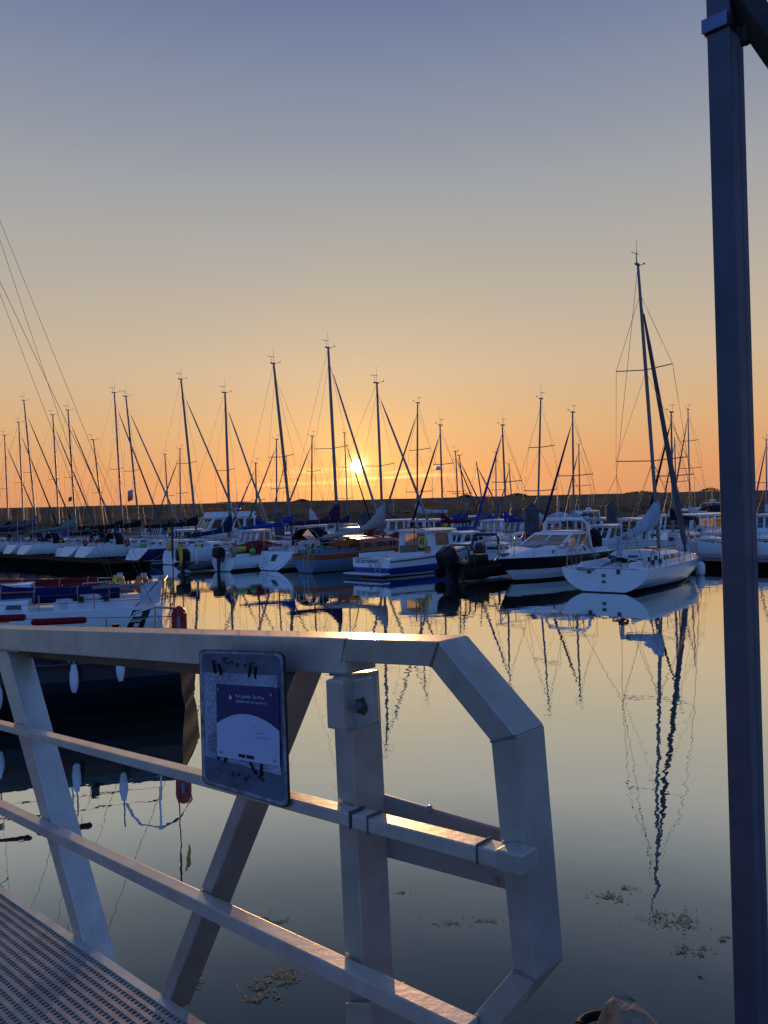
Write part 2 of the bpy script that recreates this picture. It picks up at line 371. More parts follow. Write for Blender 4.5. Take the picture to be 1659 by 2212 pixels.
# ------------------------------------------------------------------ boats
class Hull:
    def __init__(s, Ln, B, Fs, Fb, tw=.78, D=.4, rs_=.35, p=2.3, e=.55, bowr=.5, wl=.0):
        s.L, s.B, s.Fs, s.Fb, s.tw, s.D, s.rs, s.p, s.e, s.bowr = Ln, B, Fs, Fb, tw, D, rs_, p, e, bowr
    def hb(s, t):
        if t < .42: k = s.tw + (1 - s.tw) * math.sin(math.pi / 2 * t / .42)
        else: k = max(.004, 1 - ((t - .42) / .58) ** 2.1)
        return s.B / 2 * k
    def sheer(s, t): return s.Fs + (s.Fb - s.Fs) * t ** 1.8
    def x(s, t, frac=0): return s.L * t + s.rs * (1 - frac) * (1 - t) ** 5 - s.bowr * frac * t ** 4
    def d(s, t): return s.D * math.sin(math.pi * (t * .88 + .10))
    def pt(s, t, z, side, out=0.0):
        sh, d = s.sheer(t), s.d(t); f = min(1, max(0, (sh - z) / (sh + d)))
        y = s.hb(t) * (1 - f ** s.p) ** s.e
        return Vector((s.x(t, f), side * (y + out), z))
    def zl(s, t, stripe):
        sh, d = s.sheer(t), s.d(t)
        top = [sh, sh - .07]; lo = [stripe, .04, -.02, -d * .5, -d]
        mid = [top[1] + (stripe - top[1]) * k / 4 for k in (1, 2, 3)]
        return top + mid + lo
    def build(s, root, mh, mstripe=None, mtop=None, mtr=None, stripe=.14, n=16, band=None, deckm=None, cockpit=(.02, .31, .52), name='hull', tr_marks=None):
        mstripe = mstripe or mh; mtop = mtop or mh
        ts = [i / n for i in range(n + 1)]
        b = MB()
        for side in (1, -1):
            zz_ = [s.zl(t, stripe) for t in ts]; K = len(zz_[0])
            for j in range(K - 1):
                m_ = mtop if j == 0 else (mstripe if j == 5 else (antif if j >= 6 else mh))
                if band and j in band[1]: m_ = band[0]
                vs = []; fs = []
                for t, zl in zip(ts, zz_): vs += [s.pt(t, zl[j], side), s.pt(t, zl[j + 1], side)]
                for i in range(n): fs.append((2 * i, 2 * i + 1, 2 * i + 3, 2 * i + 2))
                b.add(vs, fs, m_, True)
        h = b.build(name, root)
        tr = MB(); zl = s.zl(0, stripe)
        for j in range(len(zl) - 1):
            m_ = (mtr or mh) if j < 6 else antif
            if band and mtr is None and j in band[1]: m_ = band[0]
            tr.add([s.pt(0, zl[j], 1), s.pt(0, zl[j], -1), s.pt(0, zl[j + 1], -1), s.pt(0, zl[j + 1], 1)], [(0, 1, 2, 3)], m_)
        tr.build('transom', root)
        # deck
        dm = deckm or mtop; c0, c1, cw = cockpit if cockpit else (0, 0, .5)
        tl = sorted(set(ts + ([c0, c1] if cockpit else [])))
        dk = MB()
        def dp(t, q_):
            y = s.hb(t) * q_; return Vector((s.x(t, 0), y, s.sheer(t) - .012 + .07 * (1 - q_ * q_) * min(1, s.hb(t))))
        for t0, t1 in zip(tl[:-1], tl[1:]):
            qs = [-1, -cw, 0, cw, 1]
            for qa, qb in zip(qs[:-1], qs[1:]):
                if cockpit and c0 - 1e-6 <= t0 and t1 <= c1 + 1e-6 and abs(qa + qb) < 2 * cw: continue
                dk.add([dp(t0, qa), dp(t1, qa), dp(t1, qb), dp(t0, qb)], [(0, 1, 2, 3)], dm, True)
        for side in (1, -1):
            dk.tube([s.pt(t, s.sheer(t), side) + Vector((0, -side * .02, .01)) for t in ts], .022, mtop, 5)
        dk.build('deck', root)
        if cockpit:
            ck = MB(); w0, w1 = s.hb(c0) * cw, s.hb(c1) * cw; x0, x1 = s.x(c0), s.x(c1); z0, z1 = s.sheer(c0), s.sheer(c1); fl = min(z0, z1) - .5
            fl = max(fl, .12); a = [(x0, -w0), (x1, -w1), (x1, w1), (x0, w0)]
            ck.add([(x, y, fl) for x, y in a] + [(a[0][0], a[0][1], z0), (a[1][0], a[1][1], z1), (a[2][0], a[2][1], z1), (a[3][0], a[3][1], z0)],
                   [(0, 1, 2, 3), (0, 1, 5, 4), (1, 2, 6, 5), (2, 3, 7, 6)] + ([(3, 0, 4, 7)]), mtop)
            for sd in (1, -1): ck.box(((x0 + x1) / 2, sd * (w0 + w1) / 2 * .78, fl + .2), ((x1 - x0) * .98, (w0 + w1) / 2 * .42, .4), mtop)
            for sd in (1, -1): ck.box(((x0 + x1) / 2, sd * ((w0 + w1) / 2 + .05), (z0 + z1) / 2 + .10), ((x1 - x0), .09, .2), mtop)
            ck.build('cockpit', root)
        return h

def coachroof(root, H, t0, t1, w, h, m, mwin=None, nwin=2, n=8, front=.25):
    mwin = mwin or smoked
    rings = []; side = []
    for i in range(n + 1):
        t = t0 + (t1 - t0) * i / n; k = i / n; hh = h * (1 - k * .25) * (1 if k < .6 else max(.04, 1 - ((k - .6) / .4) ** 1.7))
        ww = H.hb(t) * w; z = H.sheer(t) + .0; x = H.x(t)
        rings.append([Vector((x, -ww, z - .03)), Vector((x, -ww * .93, z + hh * .72)), Vector((x, -ww * .76, z + hh)), Vector((x, 0, z + hh * 1.10)), Vector((x, ww * .76, z + hh)), Vector((x, ww * .93, z + hh * .72)), Vector((x, ww, z - .03))])
    b = MB(); b.loft(rings, m, False, False, False); b.add(rings[0], [tuple(range(7))], m); b.add(rings[-1], [tuple(range(7))], m)
    o = b.build('coachroof', root)
    for sd in (0, 1):
        for k in range(nwin):
            a_, b_ = .06 + .66 / nwin * k, .06 + .66 / nwin * (k + .74)
            def at_(u, v):
                f = u * n; i = min(int(f), n - 1); r0, r1 = rings[i], rings[i + 1]; w_ = f - i
                lo, hi = (0, 1) if sd == 0 else (6, 5)
                return (r0[lo].lerp(r1[lo], w_)).lerp(r0[hi].lerp(r1[hi], w_), v)
            wn = MB(); off = Vector((0, -.012 if sd == 0 else .012, .004))
            wn.poly([at_(a_, .38) + off, at_(b_, .42) + off, at_(b_ - .02, .86) + off, at_(a_ + .01, .88) + off], off * -.7, mwin); wn.build('window', o)
    hx = rings[n // 2][3]; hb_ = MB(); hb_.box((hx.x + .1, 0, hx.z + .03), (.5, .5, .05), smoked); hb_.build('hatch', o)
    return o

def mast_rig(root, H, xm, Ht, rake, zd, mm=None, nsp=2, jib=None, jibr=.07, bs=True, r=.075, wr=.009, lvl=1, fs_frac=.93, gear=1, lean=0.0):
    gs = .7 if lvl else .5; mm = mm or alu; b = MB(); rk = lambda z: xm + rake * (z - zd) / (Ht - zd); ly = lambda z: lean * (z - zd) / (Ht - zd)
    P = lambda z: Vector((rk(z), ly(z), z))
    b.tube([P(zd - .1), P(zd + (Ht - zd) * .7), P(Ht - .3), P(Ht)], [r * 1.15, r * 1.1, r * .8, r * .7], mm, 8, flat=.75)
    mo = b.build('mast', root)
    W_ = H.B * .46; bow = Vector((H.x(.985), 0, H.sheer(.985))); xs_ = H.x(.03); zs_ = H.sheer(.03)
    wr_ = MB(); tips = {1: [], -1: []}
    for k in range(nsp):
        z = zd + (Ht - zd) * ((k + 1) / (nsp + 1)) * .96; ln = W_ * (.92 - .2 * k); sp = MB()
        for sd in (1, -1):
            tip = P(z) + Vector((-.22, sd * ln, .06)); tips[sd].append(tip); sp.tube([P(z), tip], .022 if lvl else .03, aludk, 5)
        sp.build('spreader', mo)
    hz = zd + (Ht - zd) * fs_frac
    for sd in (1, -1):
        cp = Vector((xm - .15, sd * H.hb(.54) * .96, H.sheer(.54)))
        wr_.tube([cp] + tips[sd] + [P(hz)], wr, wire, 4); 
        z1 = zd + (Ht - zd) * (1 / (nsp + 1)) * .95; wr_.tube([cp + Vector((-.35, 0, 0)), P(z1)], wr, wire, 4)
        if lvl: wr_.tube([cp + Vector((.3, 0, 0)), P(z1)], wr * .8, wire, 4)
        if nsp > 1: wr_.tube([tips[sd][0], P(zd + (Ht - zd) * (2 / (nsp + 1)) * .95)], wr * .8, wire, 4)
    wr_.tube([bow, P(hz)], wr, wire, 4)
    if bs:
        if lvl and H.B > 2.9:
            j_ = P(Ht).lerp(Vector((xs_, 0, zs_)), .72); wr_.tube([P(Ht), j_], wr, wire, 4)
            for sd in (1, -1): wr_.tube([j_, (xs_, sd * H.hb(.03) * .85, zs_)], wr, wire, 4)
        else: wr_.tube([P(Ht), (xs_, 0, zs_)], wr, wire, 4)
    wr_.build('rigging', root)
    if jib is not None:
        a, c = bow + Vector((-.05, 0, .35)), P(hz) ; a2 = a.lerp(c, .03); j = MB()
        j.tube([a, a2, a.lerp(c, .3), a.lerp(c, .8), a.lerp(c, .93)], [jibr * .8, jibr * 1.25, jibr * 1.1, jibr * .75, jibr * .35], jib, 8); j.tube([bow, a], .05, rub, 6); j.build('furled_jib', root)
    if gear:
        g = MB(); t_ = P(Ht)
        g.box(t_ + Vector((-.06, 0, 0)), (.34, .1, .07), aludk)
        g.tube([t_ + Vector((-.15, 0, 0)), t_ + Vector((-.18, .0, .42))], .012, wire, 4); g.tube([t_ + Vector((-.18 - .32 * gs, .1, .42)), t_ + Vector((-.18 + .28 * gs, -.05, .40))], .014, wire, 4)
        g.tube([t_ + Vector((.08, 0, 0)), t_ + Vector((.15 + .4 * gs, -.08, .10))], .012, wire, 4); g.ball(t_ + Vector((.17 + .4 * gs, -.08, .14)), .04, wire, 6, 4)
        g.build('wind_vane', mo)
        if gear > 1:
            a = MB(); a.tube([t_ + Vector((.05, .05, 0)), t_ + Vector((.03, .05, 1.0))], [.012, .006], wire, 4); a.build('antenna', mo)
    return P

def boom_cover(root, P, zb, ln, drop, mc, up=.9, rb=.20, over=.0, mb=None, ties=True, sag=.0, bare=.35, low=.10, ux=(.62, 2)):
    mb = mb or alu; g = P(zb); e = Vector((g.x - ln, 0, zb + drop)); b = MB()
    b.tube([g + Vector((-.05, 0, -.02)), e + Vector((-bare, 0, 0))], .06, mb, 8); o = b.build('boom', root)
    if mc is None: return
    rings = []; n = 14
    for i in range(n + 1):
        k = i / n; c = g.lerp(e, 1 - k) if False else e.lerp(g, k)
        c = c + Vector((over * 0, 0, 0)); hgt = rb * (.75 + .5 * k) * (1 + .05 * math.sin(i * 2.3)); rise = up * max(0, (k - ux[0]) / (1 - ux[0])) ** ux[1]
        top = hgt + rise; wd = (.11 + .09 * k) * (1 + .08 * math.sin(i * 1.7 + 1)) * (1 if i < n else .6)
        if i == n: c = c + Vector((.12, 0, 0))
        rings.append([c + Vector((0, wd * math.cos(a), -low * (.8 + .2 * math.sin(k * 3.1)) + (top + low) * (.5 + .5 * math.sin(a)) )) for a in [2 * math.pi * q_ / 10 for q_ in range(10)]])
    s = MB(); s.loft(rings, mc, True, True, True); so_ = s.build('sail_cover', root)
    if ties:
        for k in (.12, .35, .58, .8):
            i = int(k * n); t = MB(); t.tube(rings[i] + [rings[i][0]], .014, rope, 4); t.build('cover_tie', so_)

def guardrail(root, H, t0=.04, t1=.93, h=.58, n=6, m=None, push=True, pul=True, r=.013, wr=.006):
    m = m or steel; b = MB()
    for sd in (1, -1):
        pts = []
        for i in range(n + 1):
            t = t0 + (t1 - t0) * i / n; p = H.pt(t, H.sheer(t), sd) + Vector((0, -sd * .06, 0)); b.tube([p, p + Vector((0, 0, h))], r, m, 5); pts.append(p)
        b.tube([p + Vector((0, 0, h - .01)) for p in pts], wr, wire, 4); b.tube([p + Vector((0, 0, h * .5)) for p in pts], wr, wire, 4)
    b.build('guardrail', root)
    if pul:
        b = MB(); a = [H.pt(t1, H.sheer(t1), sd) + Vector((0, -sd * .06, h)) for sd in (1, -1)]; f = Vector((H.x(1) - .02, 0, H.sheer(1) + h + .03))
        b.tube([a[0], f + Vector((-.1, .16, 0)), f, f + Vector((-.1, -.16, 0)), a[1]], .016, m, 6)
        for p, c in ((a[0], 1), (a[1], -1)): b.tube([p, p - Vector((0, 0, h))], .016, m, 6)
        for sd in (1, -1): b.tube([f + Vector((-.1, sd * .16, 0)), H.pt(.97, H.sheer(.97), sd)], .016, m, 6)
        b.build('pulpit', root)
    if push:
        b = MB()
        for sd in (1, -1):
            a = H.pt(.01, H.sheer(.01), sd * .55) if False else Vector((H.x(.02), sd * H.hb(.02) * .35, H.sheer(.02)))
            c = H.pt(.02, H.sheer(.02), sd) + Vector((0, -sd * .08, 0)); d_ = H.pt(.12, H.sheer(.12), sd) + Vector((0, -sd * .07, 0)); up_ = Vector((0, 0, h))
            b.tube([a, a + up_, c + up_, d_ + up_, d_], .016, m, 6); b.tube([c, c + up_], .016, m, 6); b.tube([a + up_ * .5, c + up_ * .5, d_ + up_ * .5], .012, m, 5)
        b.build('pushpit', root)

def sprayhood(root, x, w, z, ln, h, m, win=True):
    arc = lambda X, hh, ww: [Vector((X, ww * math.cos(a), z + hh * math.sin(a) ** .75)) for a in [math.pi * k / 12 for k in range(13)]]
    r0 = arc(x, h * .97, w * .96); r1 = arc(x + ln * .45, h, w); r2 = arc(x + ln, h * .12, w * .9)
    b = MB(); b.loft([r0, r1], m, False, False, True)
    for k in range(12):   # front: cloth strips and clear panels
        mm = vinyl if (win and k in (2, 3, 5, 6, 8, 9)) else m
        b.add([r1[k], r1[k + 1], r2[k + 1], r2[k]], [(0, 1, 2, 3)], mm)
    o = b.build('sprayhood', root)
    f = MB(); f.tube(r0, .016, steel, 5); f.tube(r1, .014, steel, 5); f.build('hood_frame', o)
    return o
def wheel(root, x, z, r=.4, y=0):
    b = MB(); b.torus((x, y, z), r, .018, steel, (1, 0, 0), n=24)
    for k in range(5): a = k * 1.2566; b.tube([(x, y, z), (x, y + r * math.cos(a), z + r * math.sin(a))], .01, steel, 4)
    b.box((x + .12, y, z - .35), (.2, .25, .8), offw); b.build('steering_wheel', root)
def ladder(root, x, y, z0, z1, w=.3, m=None, lean=.12):
    b = MB(); m = m or steel
    for sd in (-1, 1): b.tube([(x - lean, y + sd * w / 2, z0), (x, y + sd * w / 2, z1)], .016, m, 5)
    n = 4
    for k in range(n): t = (k + .3) / n; b.tube([(x - lean * (1 - t), y - w / 2, z0 + (z1 - z0) * t), (x - lean * (1 - t), y + w / 2, z0 + (z1 - z0) * t)], .018, m, 5)
    b.build('boarding_ladder', root)
def outboard(root, x, y, z, s=1.0, m=None, tilt=0, name='outboard_motor'):
    m = m or black; q_ = Matrix.Rotation(R(tilt), 3, 'Y'); o_ = Vector((x, y, z))
    T = lambda v: o_ + q_ @ (Vector(v) * s)
    b = MB(); 
    rings = [[T((cx + a * .34 * k, w * .20 * k, zz_)) for a, w in ((-1, -.8), (-.6, -1), (.7, -1), (1, -.6), (1, .6), (.7, 1), (-.6, 1), (-1, .8))] for zz_, k, cx in ((.02, .8, 0), (.12, 1, 0), (.42, .98, 0), (.56, .8, -.03), (.60, .5, -.05))]
    b.loft(rings, m, True, True, False); b.tube([T((-.02, 0, .05)), T((-.05, 0, -.45)), T((-.05, 0, -.85))], [.13 * s, .10 * s, .07 * s], m, 8)
    b.tube([T((-.28, 0, -.80)), T((.18, 0, -.80))], [.05 * s, .07 * s], m, 8); o = b.build(name, root)
    c = MB(); c.box(T((.27, 0, -.05)), (.12 * s, .22 * s, .4 * s), aludk); c.build('clamp_bracket', o); return o

BOATS = {}
PLACED = []
def obb_hit(c1, h1, L1, B1, c2, h2, L2, B2):
    for ax in (h1, Vector((-h1.y, h1.x, 0)), h2, Vector((-h2.y, h2.x, 0))):
        r = sum(abs(ax.dot(h)) * L_ / 2 + abs(ax.dot(Vector((-h.y, h.x, 0)))) * B_ / 2 for h, L_, B_ in ((h1, L1, B1), (h2, L2, B2)))
        if abs(ax.dot(c2 - c1)) > r: return False
    return True
def free(c, h, Ln, B): return not any(obb_hit(c, h, Ln * .94, B * .88, *q) for q in PLACED)
def place_by_mast(mb, mt, off, hv, xm, Fs):
    # extend the measured mast line down to deck height
    px = mb[0]
    for _ in range(3):
        P0 = row(px, off); zpx = hor(px) + (EYE - (Fs + .25)) * FPX / P0.y
        px = mb[0] + (mb[0] - mt[0]) * (zpx - mb[1]) / (mb[1] - mt[1])
    P0 = row(px, off)
    rx, rz = ray(*mt)
    rk = (rx * P0.y - P0.x) / (hv.x - rx * hv.y); rk = max(-1.9, min(.6, rk))
    return P0 - hv * xm, EYE + rz * (P0.y + rk * hv.y), rk
def sailboat(key, label, mb, mt, off, Ln=9.5, B=3.1, Fs=.92, Fb=1.2, head=1, mh=white, stripe=navy, cover=cnavy, jib=cbeige, hood=None, lvl=1, nsp=2,
             group='sailing yachts berthed in the marina', tw=.78, rs_=.45, mtr=None, roof=white, mmast=None, gear=1, zb=None, bl=None, drop=-.05, up=.8, fs_frac=.93, whl=True, band=None, deckm=None,
             rake=None, ang=None, p=2.3, jibr=.07, stp=.14, winm=None, pushp=True, coach=(.31, .70, .62, .42), D=.4, mr=.075, pos=None, Ht=None, rk=None, rb=.20, low=.10, ux=(.62, 2), wr=None, xmf=.56):
    hv = (DB * head) if ang is None else Vector((math.sin(R(ang)), math.cos(R(ang)), 0))
    xm = Ln * xmf
    if pos is None: st, Ht, rk = place_by_mast(mb, mt, off, hv, xm, Fs)
    else: st = pos
    PLACED.append((st + hv * Ln / 2, hv, Ln * .94, B * .88))
    o = empty('sailing_yacht', (st.x, st.y, 0), math.atan2(hv.y, hv.x), label, 'sailing yacht', group)
    H = Hull(Ln, B, Fs, Fb, tw, D, rs_, p); n = 18 if lvl > 1 else (14 if lvl else 10)
    H.build(o, mh, stripe, white if mh in (white, navy, royal) else mh, mtr, stp, n, band, deckm)
    coachroof(o, H, coach[0], coach[1], coach[2], coach[3], roof, winm, 3 if lvl else 2)
    zd = Fs + .35
    P = mast_rig(o, H, xm, Ht, rk, zd, mmast, nsp, jib, jibr, True, mr if lvl else mr * .92, wr or (.009 if lvl else .012), lvl, fs_frac, gear)
    if lvl: clutter(o, H, key)
    zb = zb or Fs + 1.25
    boom_cover(o, P, zb, bl or Ln * .40, drop, cover, up, rb, ties=lvl > 0, low=low, ux=ux)
    guardrail(o, H, h=.42 if key.startswith('keel') else .58, n=6 if lvl else 4, push=pushp, r=.014 if lvl else .018, wr=.006 if lvl else .010)
    if hood: sprayhood(o, H.x(.27), H.hb(.3) * (.78 if lvl > 1 else .66), Fs + .02, 1.9 if lvl > 1 else 1.5, 1.2 if lvl > 1 else 1.0, hood)
    if lvl and whl: wheel(o, H.x(.10), Fs + .35, .42)
    BOATS[key] = (o, H, st, hv); return o, H

def house(root, x0, x1, w, z0, zs, z1, m=None, mroof=None, rf=.35, ra=.0, nside=2, nfront=2, nback=1, over=.15, gm=None, taper=.94, name='wheelhouse', openback=False, camber=.08, pill=None):
    """cabin with real window openings: lower walls z0..zs, pillars zs..z1, roof above"""
    pill = pill or .30 / (nside + 1); gm = gm or glass; m = m or white; mroof = mroof or m; b = MB()
    wt = w * taper; A = lambda x, y, z: Vector((x, y, z))
    fx = lambda z: x1 - rf * (z - z0) / (z1 - z0); bx = lambda z: x0 + ra * (z - z0) / (z1 - z0); wy = lambda z: w + (wt - w) * (z - z0) / (z1 - z0)
    zt = z1 - .10
    th = .045
    def wall(pts, nrm):
        b.poly(pts, nrm, m)
    for sd in (1, -1):
        e = Vector((0, -sd * th, 0))
        wall([A(bx(z0), sd * wy(z0), z0), A(fx(z0), sd * wy(z0), z0), A(fx(zs), sd * wy(zs), zs), A(bx(zs), sd * wy(zs), zs)], e)
        wall([A(bx(zt), sd * wy(zt), zt), A(fx(zt), sd * wy(zt), zt), A(fx(z1), sd * wy(z1), z1), A(bx(z1), sd * wy(z1), z1)], e)
        for k in range(nside + 1):
            u0 = k / nside * (1 - pill); u1 = u0 + pill
            pt = lambda u, z: A(bx(z) + (fx(z) - bx(z)) * u, sd * wy(z), z)
            wall([pt(u0, zs), pt(u1, zs), pt(u1, zt), pt(u0, zt)], e)
    def cross(fn, nw, sgn, opened=False):
        e = Vector((-sgn * th, 0, 0)); i_ = .05
        Y = lambda u, z: (wy(z) - i_) * (2 * u - 1)
        if not opened: wall([A(fn(z0), -wy(z0) + i_, z0), A(fn(z0), wy(z0) - i_, z0), A(fn(zs), wy(zs) - i_, zs), A(fn(zs), -wy(zs) + i_, zs)], e)
        wall([A(fn(zt), -wy(zt) + i_, zt), A(fn(zt), wy(zt) - i_, zt), A(fn(z1), wy(z1) - i_, z1), A(fn(z1), -wy(z1) + i_, z1)], e)
        for k in range(nw + 1):
            if opened and 0 < k < nw: continue
            u0 = k / nw * (1 - pill * .8); u1 = u0 + pill * .8
            wall([A(fn(zs), Y(u0, zs), zs), A(fn(zs), Y(u1, zs), zs), A(fn(zt), Y(u1, zt), zt), A(fn(zt), Y(u0, zt), zt)], e)
    cross(fx, nfront, 1); cross(bx, nback, -1, openback)
    o = b.build(name, root)
    for sd in (1, -1):
        for k in range(nside):
            pt = lambda u, z: A(bx(z) + (fx(z) - bx(z)) * u, sd * (wy(z) - .02), z)
            ua, ub = k / nside * (1 - pill) + pill, (k + 1) / nside * (1 - pill)
            g = MB(); g.poly([pt(ua, zs), pt(ub, zs), pt(ub, zt), pt(ua, zt)], (0, -sd * .006, 0), gm); g.build('window', o)
    for fn, nw, sgn, op in ((fx, nfront, 1, False), (bx, nback, -1, openback)):
        if op: continue
        Y = lambda u, z: (wy(z) - .05) * (2 * u - 1)
        for k in range(nw):
            ua, ub = k / nw * (1 - pill * .8) + pill * .8, (k + 1) / nw * (1 - pill * .8)
            q_ = lambda u, z: A(fn(z) - sgn * .02, Y(u, z), z)
            g = MB(); g.poly([q_(ua, zs), q_(ub, zs), q_(ub, zt), q_(ua, zt)], (-sgn * .006, 0, 0), gm); g.build('window', o)
    r = MB(); rings = []
    for k in range(7):
        u = k / 6; x = bx(z1) - over * .8 + (fx(z1) + over * 1.4 - bx(z1) + over * .8) * u; ed = .82 if k in (0, 6) else 1
        yy = (wt + over * .5) * ed
        rings.append([Vector((x, -yy, z1 + .003)), Vector((x, -yy, z1 + .05)), Vector((x, -yy * .6, z1 + .05 + camber * .8)), Vector((x, 0, z1 + .05 + camber)), Vector((x, yy * .6, z1 + .05 + camber * .8)), Vector((x, yy, z1 + .05)), Vector((x, yy, z1 + .003))])
    r.loft(rings, mroof, True, True, False); r.build('roof', o)
    return o

CM = None
def clutter(root, H, key):
    global CM
    CM = CM or [cblue, cred, clight, corange, cyellow, cgrey, offw, cgreenf]
    rnd = random.Random(sum(map(ord, key))); z0 = H.sheer(.2); near = key.startswith('keel') or key == 'racer'
    cols = [cgrey, cblack, offw] if near else CM
    for k in range(4):
        m = MB(); x = H.x(.16 + .07 * (k // 2)); y = (1 if k % 2 else -1) * H.hb(.2) * .66
        m.tube([(x, y, z0 + .18), (x, y, z0 + .24), (x, y, z0 + .33)], [.075, .06, .07], black, 8); m.build('winch', root)
    for k in range(rnd.randint(2, 4)):
        m = MB(); t = rnd.uniform(.05, .3); y = rnd.uniform(-.5, .5) * H.hb(t); cm = rnd.choice(cols)
        if rnd.random() < .5: m.box((H.x(t), y, z0 + .08), (rnd.uniform(.2, .5), rnd.uniform(.2, .45), rnd.uniform(.25, .5)), cm, Matrix.Rotation(rnd.uniform(0, 1), 3, 'Z'), .9); m.build('cockpit_cushion', root)
        else: m.torus((H.x(t), y, z0 + .26), .15, .045, cm, (rnd.uniform(-.4, .4), 0, 1), n=12, k=5); m.build('rope_coil', root)
    if rnd.random() < .6 and not near:
        m = MB(); y = H.hb(.02) * rnd.choice((-.75, .75)); x = H.x(.03)
        m.tube([(x, y, z0 + .3), (x, y, z0 + 1.7), (x, y, z0 + 2.5)], [.018, .016, .006], offw, 5); m.build('aerial_pole', root)
    m = MB()
    for sd in (1, -1): m.tube([(H.x(t), sd * H.hb(t) * .42, H.sheer(t) + (.46 if t < .6 else .36)) for t in (.36, .45, .54, .62)], .018, wood, 4)
    m.build('grab_rail', root)
    if near: return
    m = MB(); m.tube([(H.x(.05), H.hb(.05) * .9, H.sheer(.05) + .02), (H.x(.02) - .5, H.hb(.05) * 1.5, .35), (H.x(.0) - .9, H.hb(.05) * 2.0, .02)], .014, rope, 4); m.build('mooring_line', root)

def motorboat(key, label, px, Z, ang, Ln, B, Fs=.7, Fb=1.2, mh=white, stripe=navy, hs=None, cabin=None, cat='motor boat', group='motor boats berthed in the marina', band=None, rails=True, motor=None, mtr=None,
              mast=None, arch=None, lvl=0, frac=.5, deckm=None, cock=(.03, .34, .72), bowr=.7, stp=.14, canopy=None, name='motor_boat', D=.35, p=3.0):
    hv = Vector((math.sin(R(ang)), math.cos(R(ang)), 0)); c = atd(px, hor(px), Z); st = Vector((c.x, c.y, 0)) - hv * (Ln * frac)
    PLACED.append((st + hv * Ln / 2, hv, Ln * .94, B * .88))
    o = empty(name, (st.x, st.y, 0), math.atan2(hv.y, hv.x), label, cat, group)
    H = Hull(Ln, B, Fs, Fb, .90, D, .05, p, .6, bowr)
    H.build(o, mh, stripe, white, mtr, stp, 14, band, deckm, cock)
    for cb in (cabin or []):
        kw = dict(cb); t0, t1 = kw.pop('t'); wf_ = kw.pop('w', .64); zz0 = kw.pop('z0', H.sheer(t0) - .05)
        house(o, Ln * t0, Ln * t1, H.hb((t0 + t1) / 2) * wf_, zz0, zz0 + kw.pop('sill', .55), zz0 + kw.pop('h', 1.35), **kw)
    if rails:
        b = MB(); n = 5
        for sd in (1, -1):
            pts = []
            for i in range(n + 1):
                t = .45 + .54 * i / n; p_ = H.pt(t, H.sheer(t), sd) + Vector((0, -sd * .05, 0)); b.tube([p_, p_ + Vector((0, 0, .5))], .016, steel, 5); pts.append(p_ + Vector((0, 0, .5)))
            b.tube(pts + [Vector((H.x(1), 0, H.sheer(1) + .52))], .018, steel, 5)
        b.build('bow_rail', o)
    if motor: outboard(o, -.22, 0, Fs + .05, motor, black)
    if arch:
        b = MB(); x, w_, z0, z1 = Ln * arch[0], H.hb(arch[0]) * .85, H.sheer(arch[0]) - .1, arch[1]
        b.tube([(x - .3, -w_, z0), (x, -w_ * .92, z1 - .2), (x + .03, -w_ * .75, z1), (x + .03, w_ * .75, z1), (x, w_ * .92, z1 - .2), (x - .3, w_, z0)], .07, arch[2], 8); b.build('radar_arch', o)
    if mast:
        b = MB(); x, z0, z1 = Ln * mast[0], mast[1], mast[2]; b.tube([(x, 0, z0), (x, 0, z1)], [.03, .015], offw, 6); b.tube([(x, -.3, z1 - .5), (x, .3, z1 - .5)], .012, offw, 4); b.build('signal_mast', o)
        if len(mast) > 3:
            d = MB(); d.tube([(x, 0, z0 + .02), (x, 0, z0 + .1), (x, 0, z0 + .2), (x, 0, z0 + .26)], [.24, .30, .28, .16], white, 14); d.build('radar_dome', o)
    if canopy:
        mcl, t0, t1, zc, hh = canopy; w_ = H.hb((t0 + t1) / 2) * .85
        b = MB(); rr = []
        for k in range(7):
            x = Ln * (t0 + (t1 - t0) * k / 6); h_ = hh * math.sin(math.pi * (.12 + .76 * k / 6)) ** .6
            rr.append([Vector((x, w_ * math.cos(a), zc + h_ * math.sin(a) ** .7)) for a in [math.pi * q_ / 10 for q_ in range(11)]])
        b.loft(rr, mcl, False, False, True); b.add(rr[0], [tuple(range(11))], mcl); b.add(rr[-1], [tuple(range(11))], mcl); b.build('canopy', o)
    BOATS[key] = (o, H, st, hv); return o, H

def world(key, v):
    o = BOATS[key][0]; return Matrix.Translation(o.location) @ Matrix.Rotation(o.rotation_euler[2], 4, 'Z') @ Vector(v)
def fender(p, label, ln=.6, r=.13, grp='white fenders hanging from the boats', m=None):
    o = empty('fender', p, 0, label, 'fender', grp); b = MB(); m = m or fend
    b.tube([(0, 0, -ln / 2), (0, 0, -ln / 2 + .05), (0, 0, -ln / 2 + .14), (0, 0, ln / 2 - .14), (0, 0, ln / 2 - .05), (0, 0, ln / 2)], [.03, r * .75, r, r, r * .7, .035], m, 12); b.build('fender_body', o)
    c = MB(); c.tube([(0, 0, ln / 2), (0, .02, ln / 2 + .4)], .012, rope, 4); c.build('lanyard', o); return o
def lifebuoy(p, rz, label, m, horse=True, s=1.0):
    o = empty('lifebuoy', p, rz, label, 'lifebuoy', 'lifebuoys on the boat rails'); b = MB()
    if horse: b.torus((0, 0, 0), .24 * s, .085 * s, m, (1, 0, 0), 120, 420, 18, 8)
    else: b.torus((0, 0, 0), .28 * s, .075 * s, m, (1, 0, 0), 0, 360, 20, 8)
    b.build('ring', o); c = MB()
    for a in (60, 180, 300): c.box((0, .26 * s * math.cos(R(a)), .26 * s * math.sin(R(a))), (.18 * s, .05, .18 * s), cwhite)
    c.build('band', o); return o
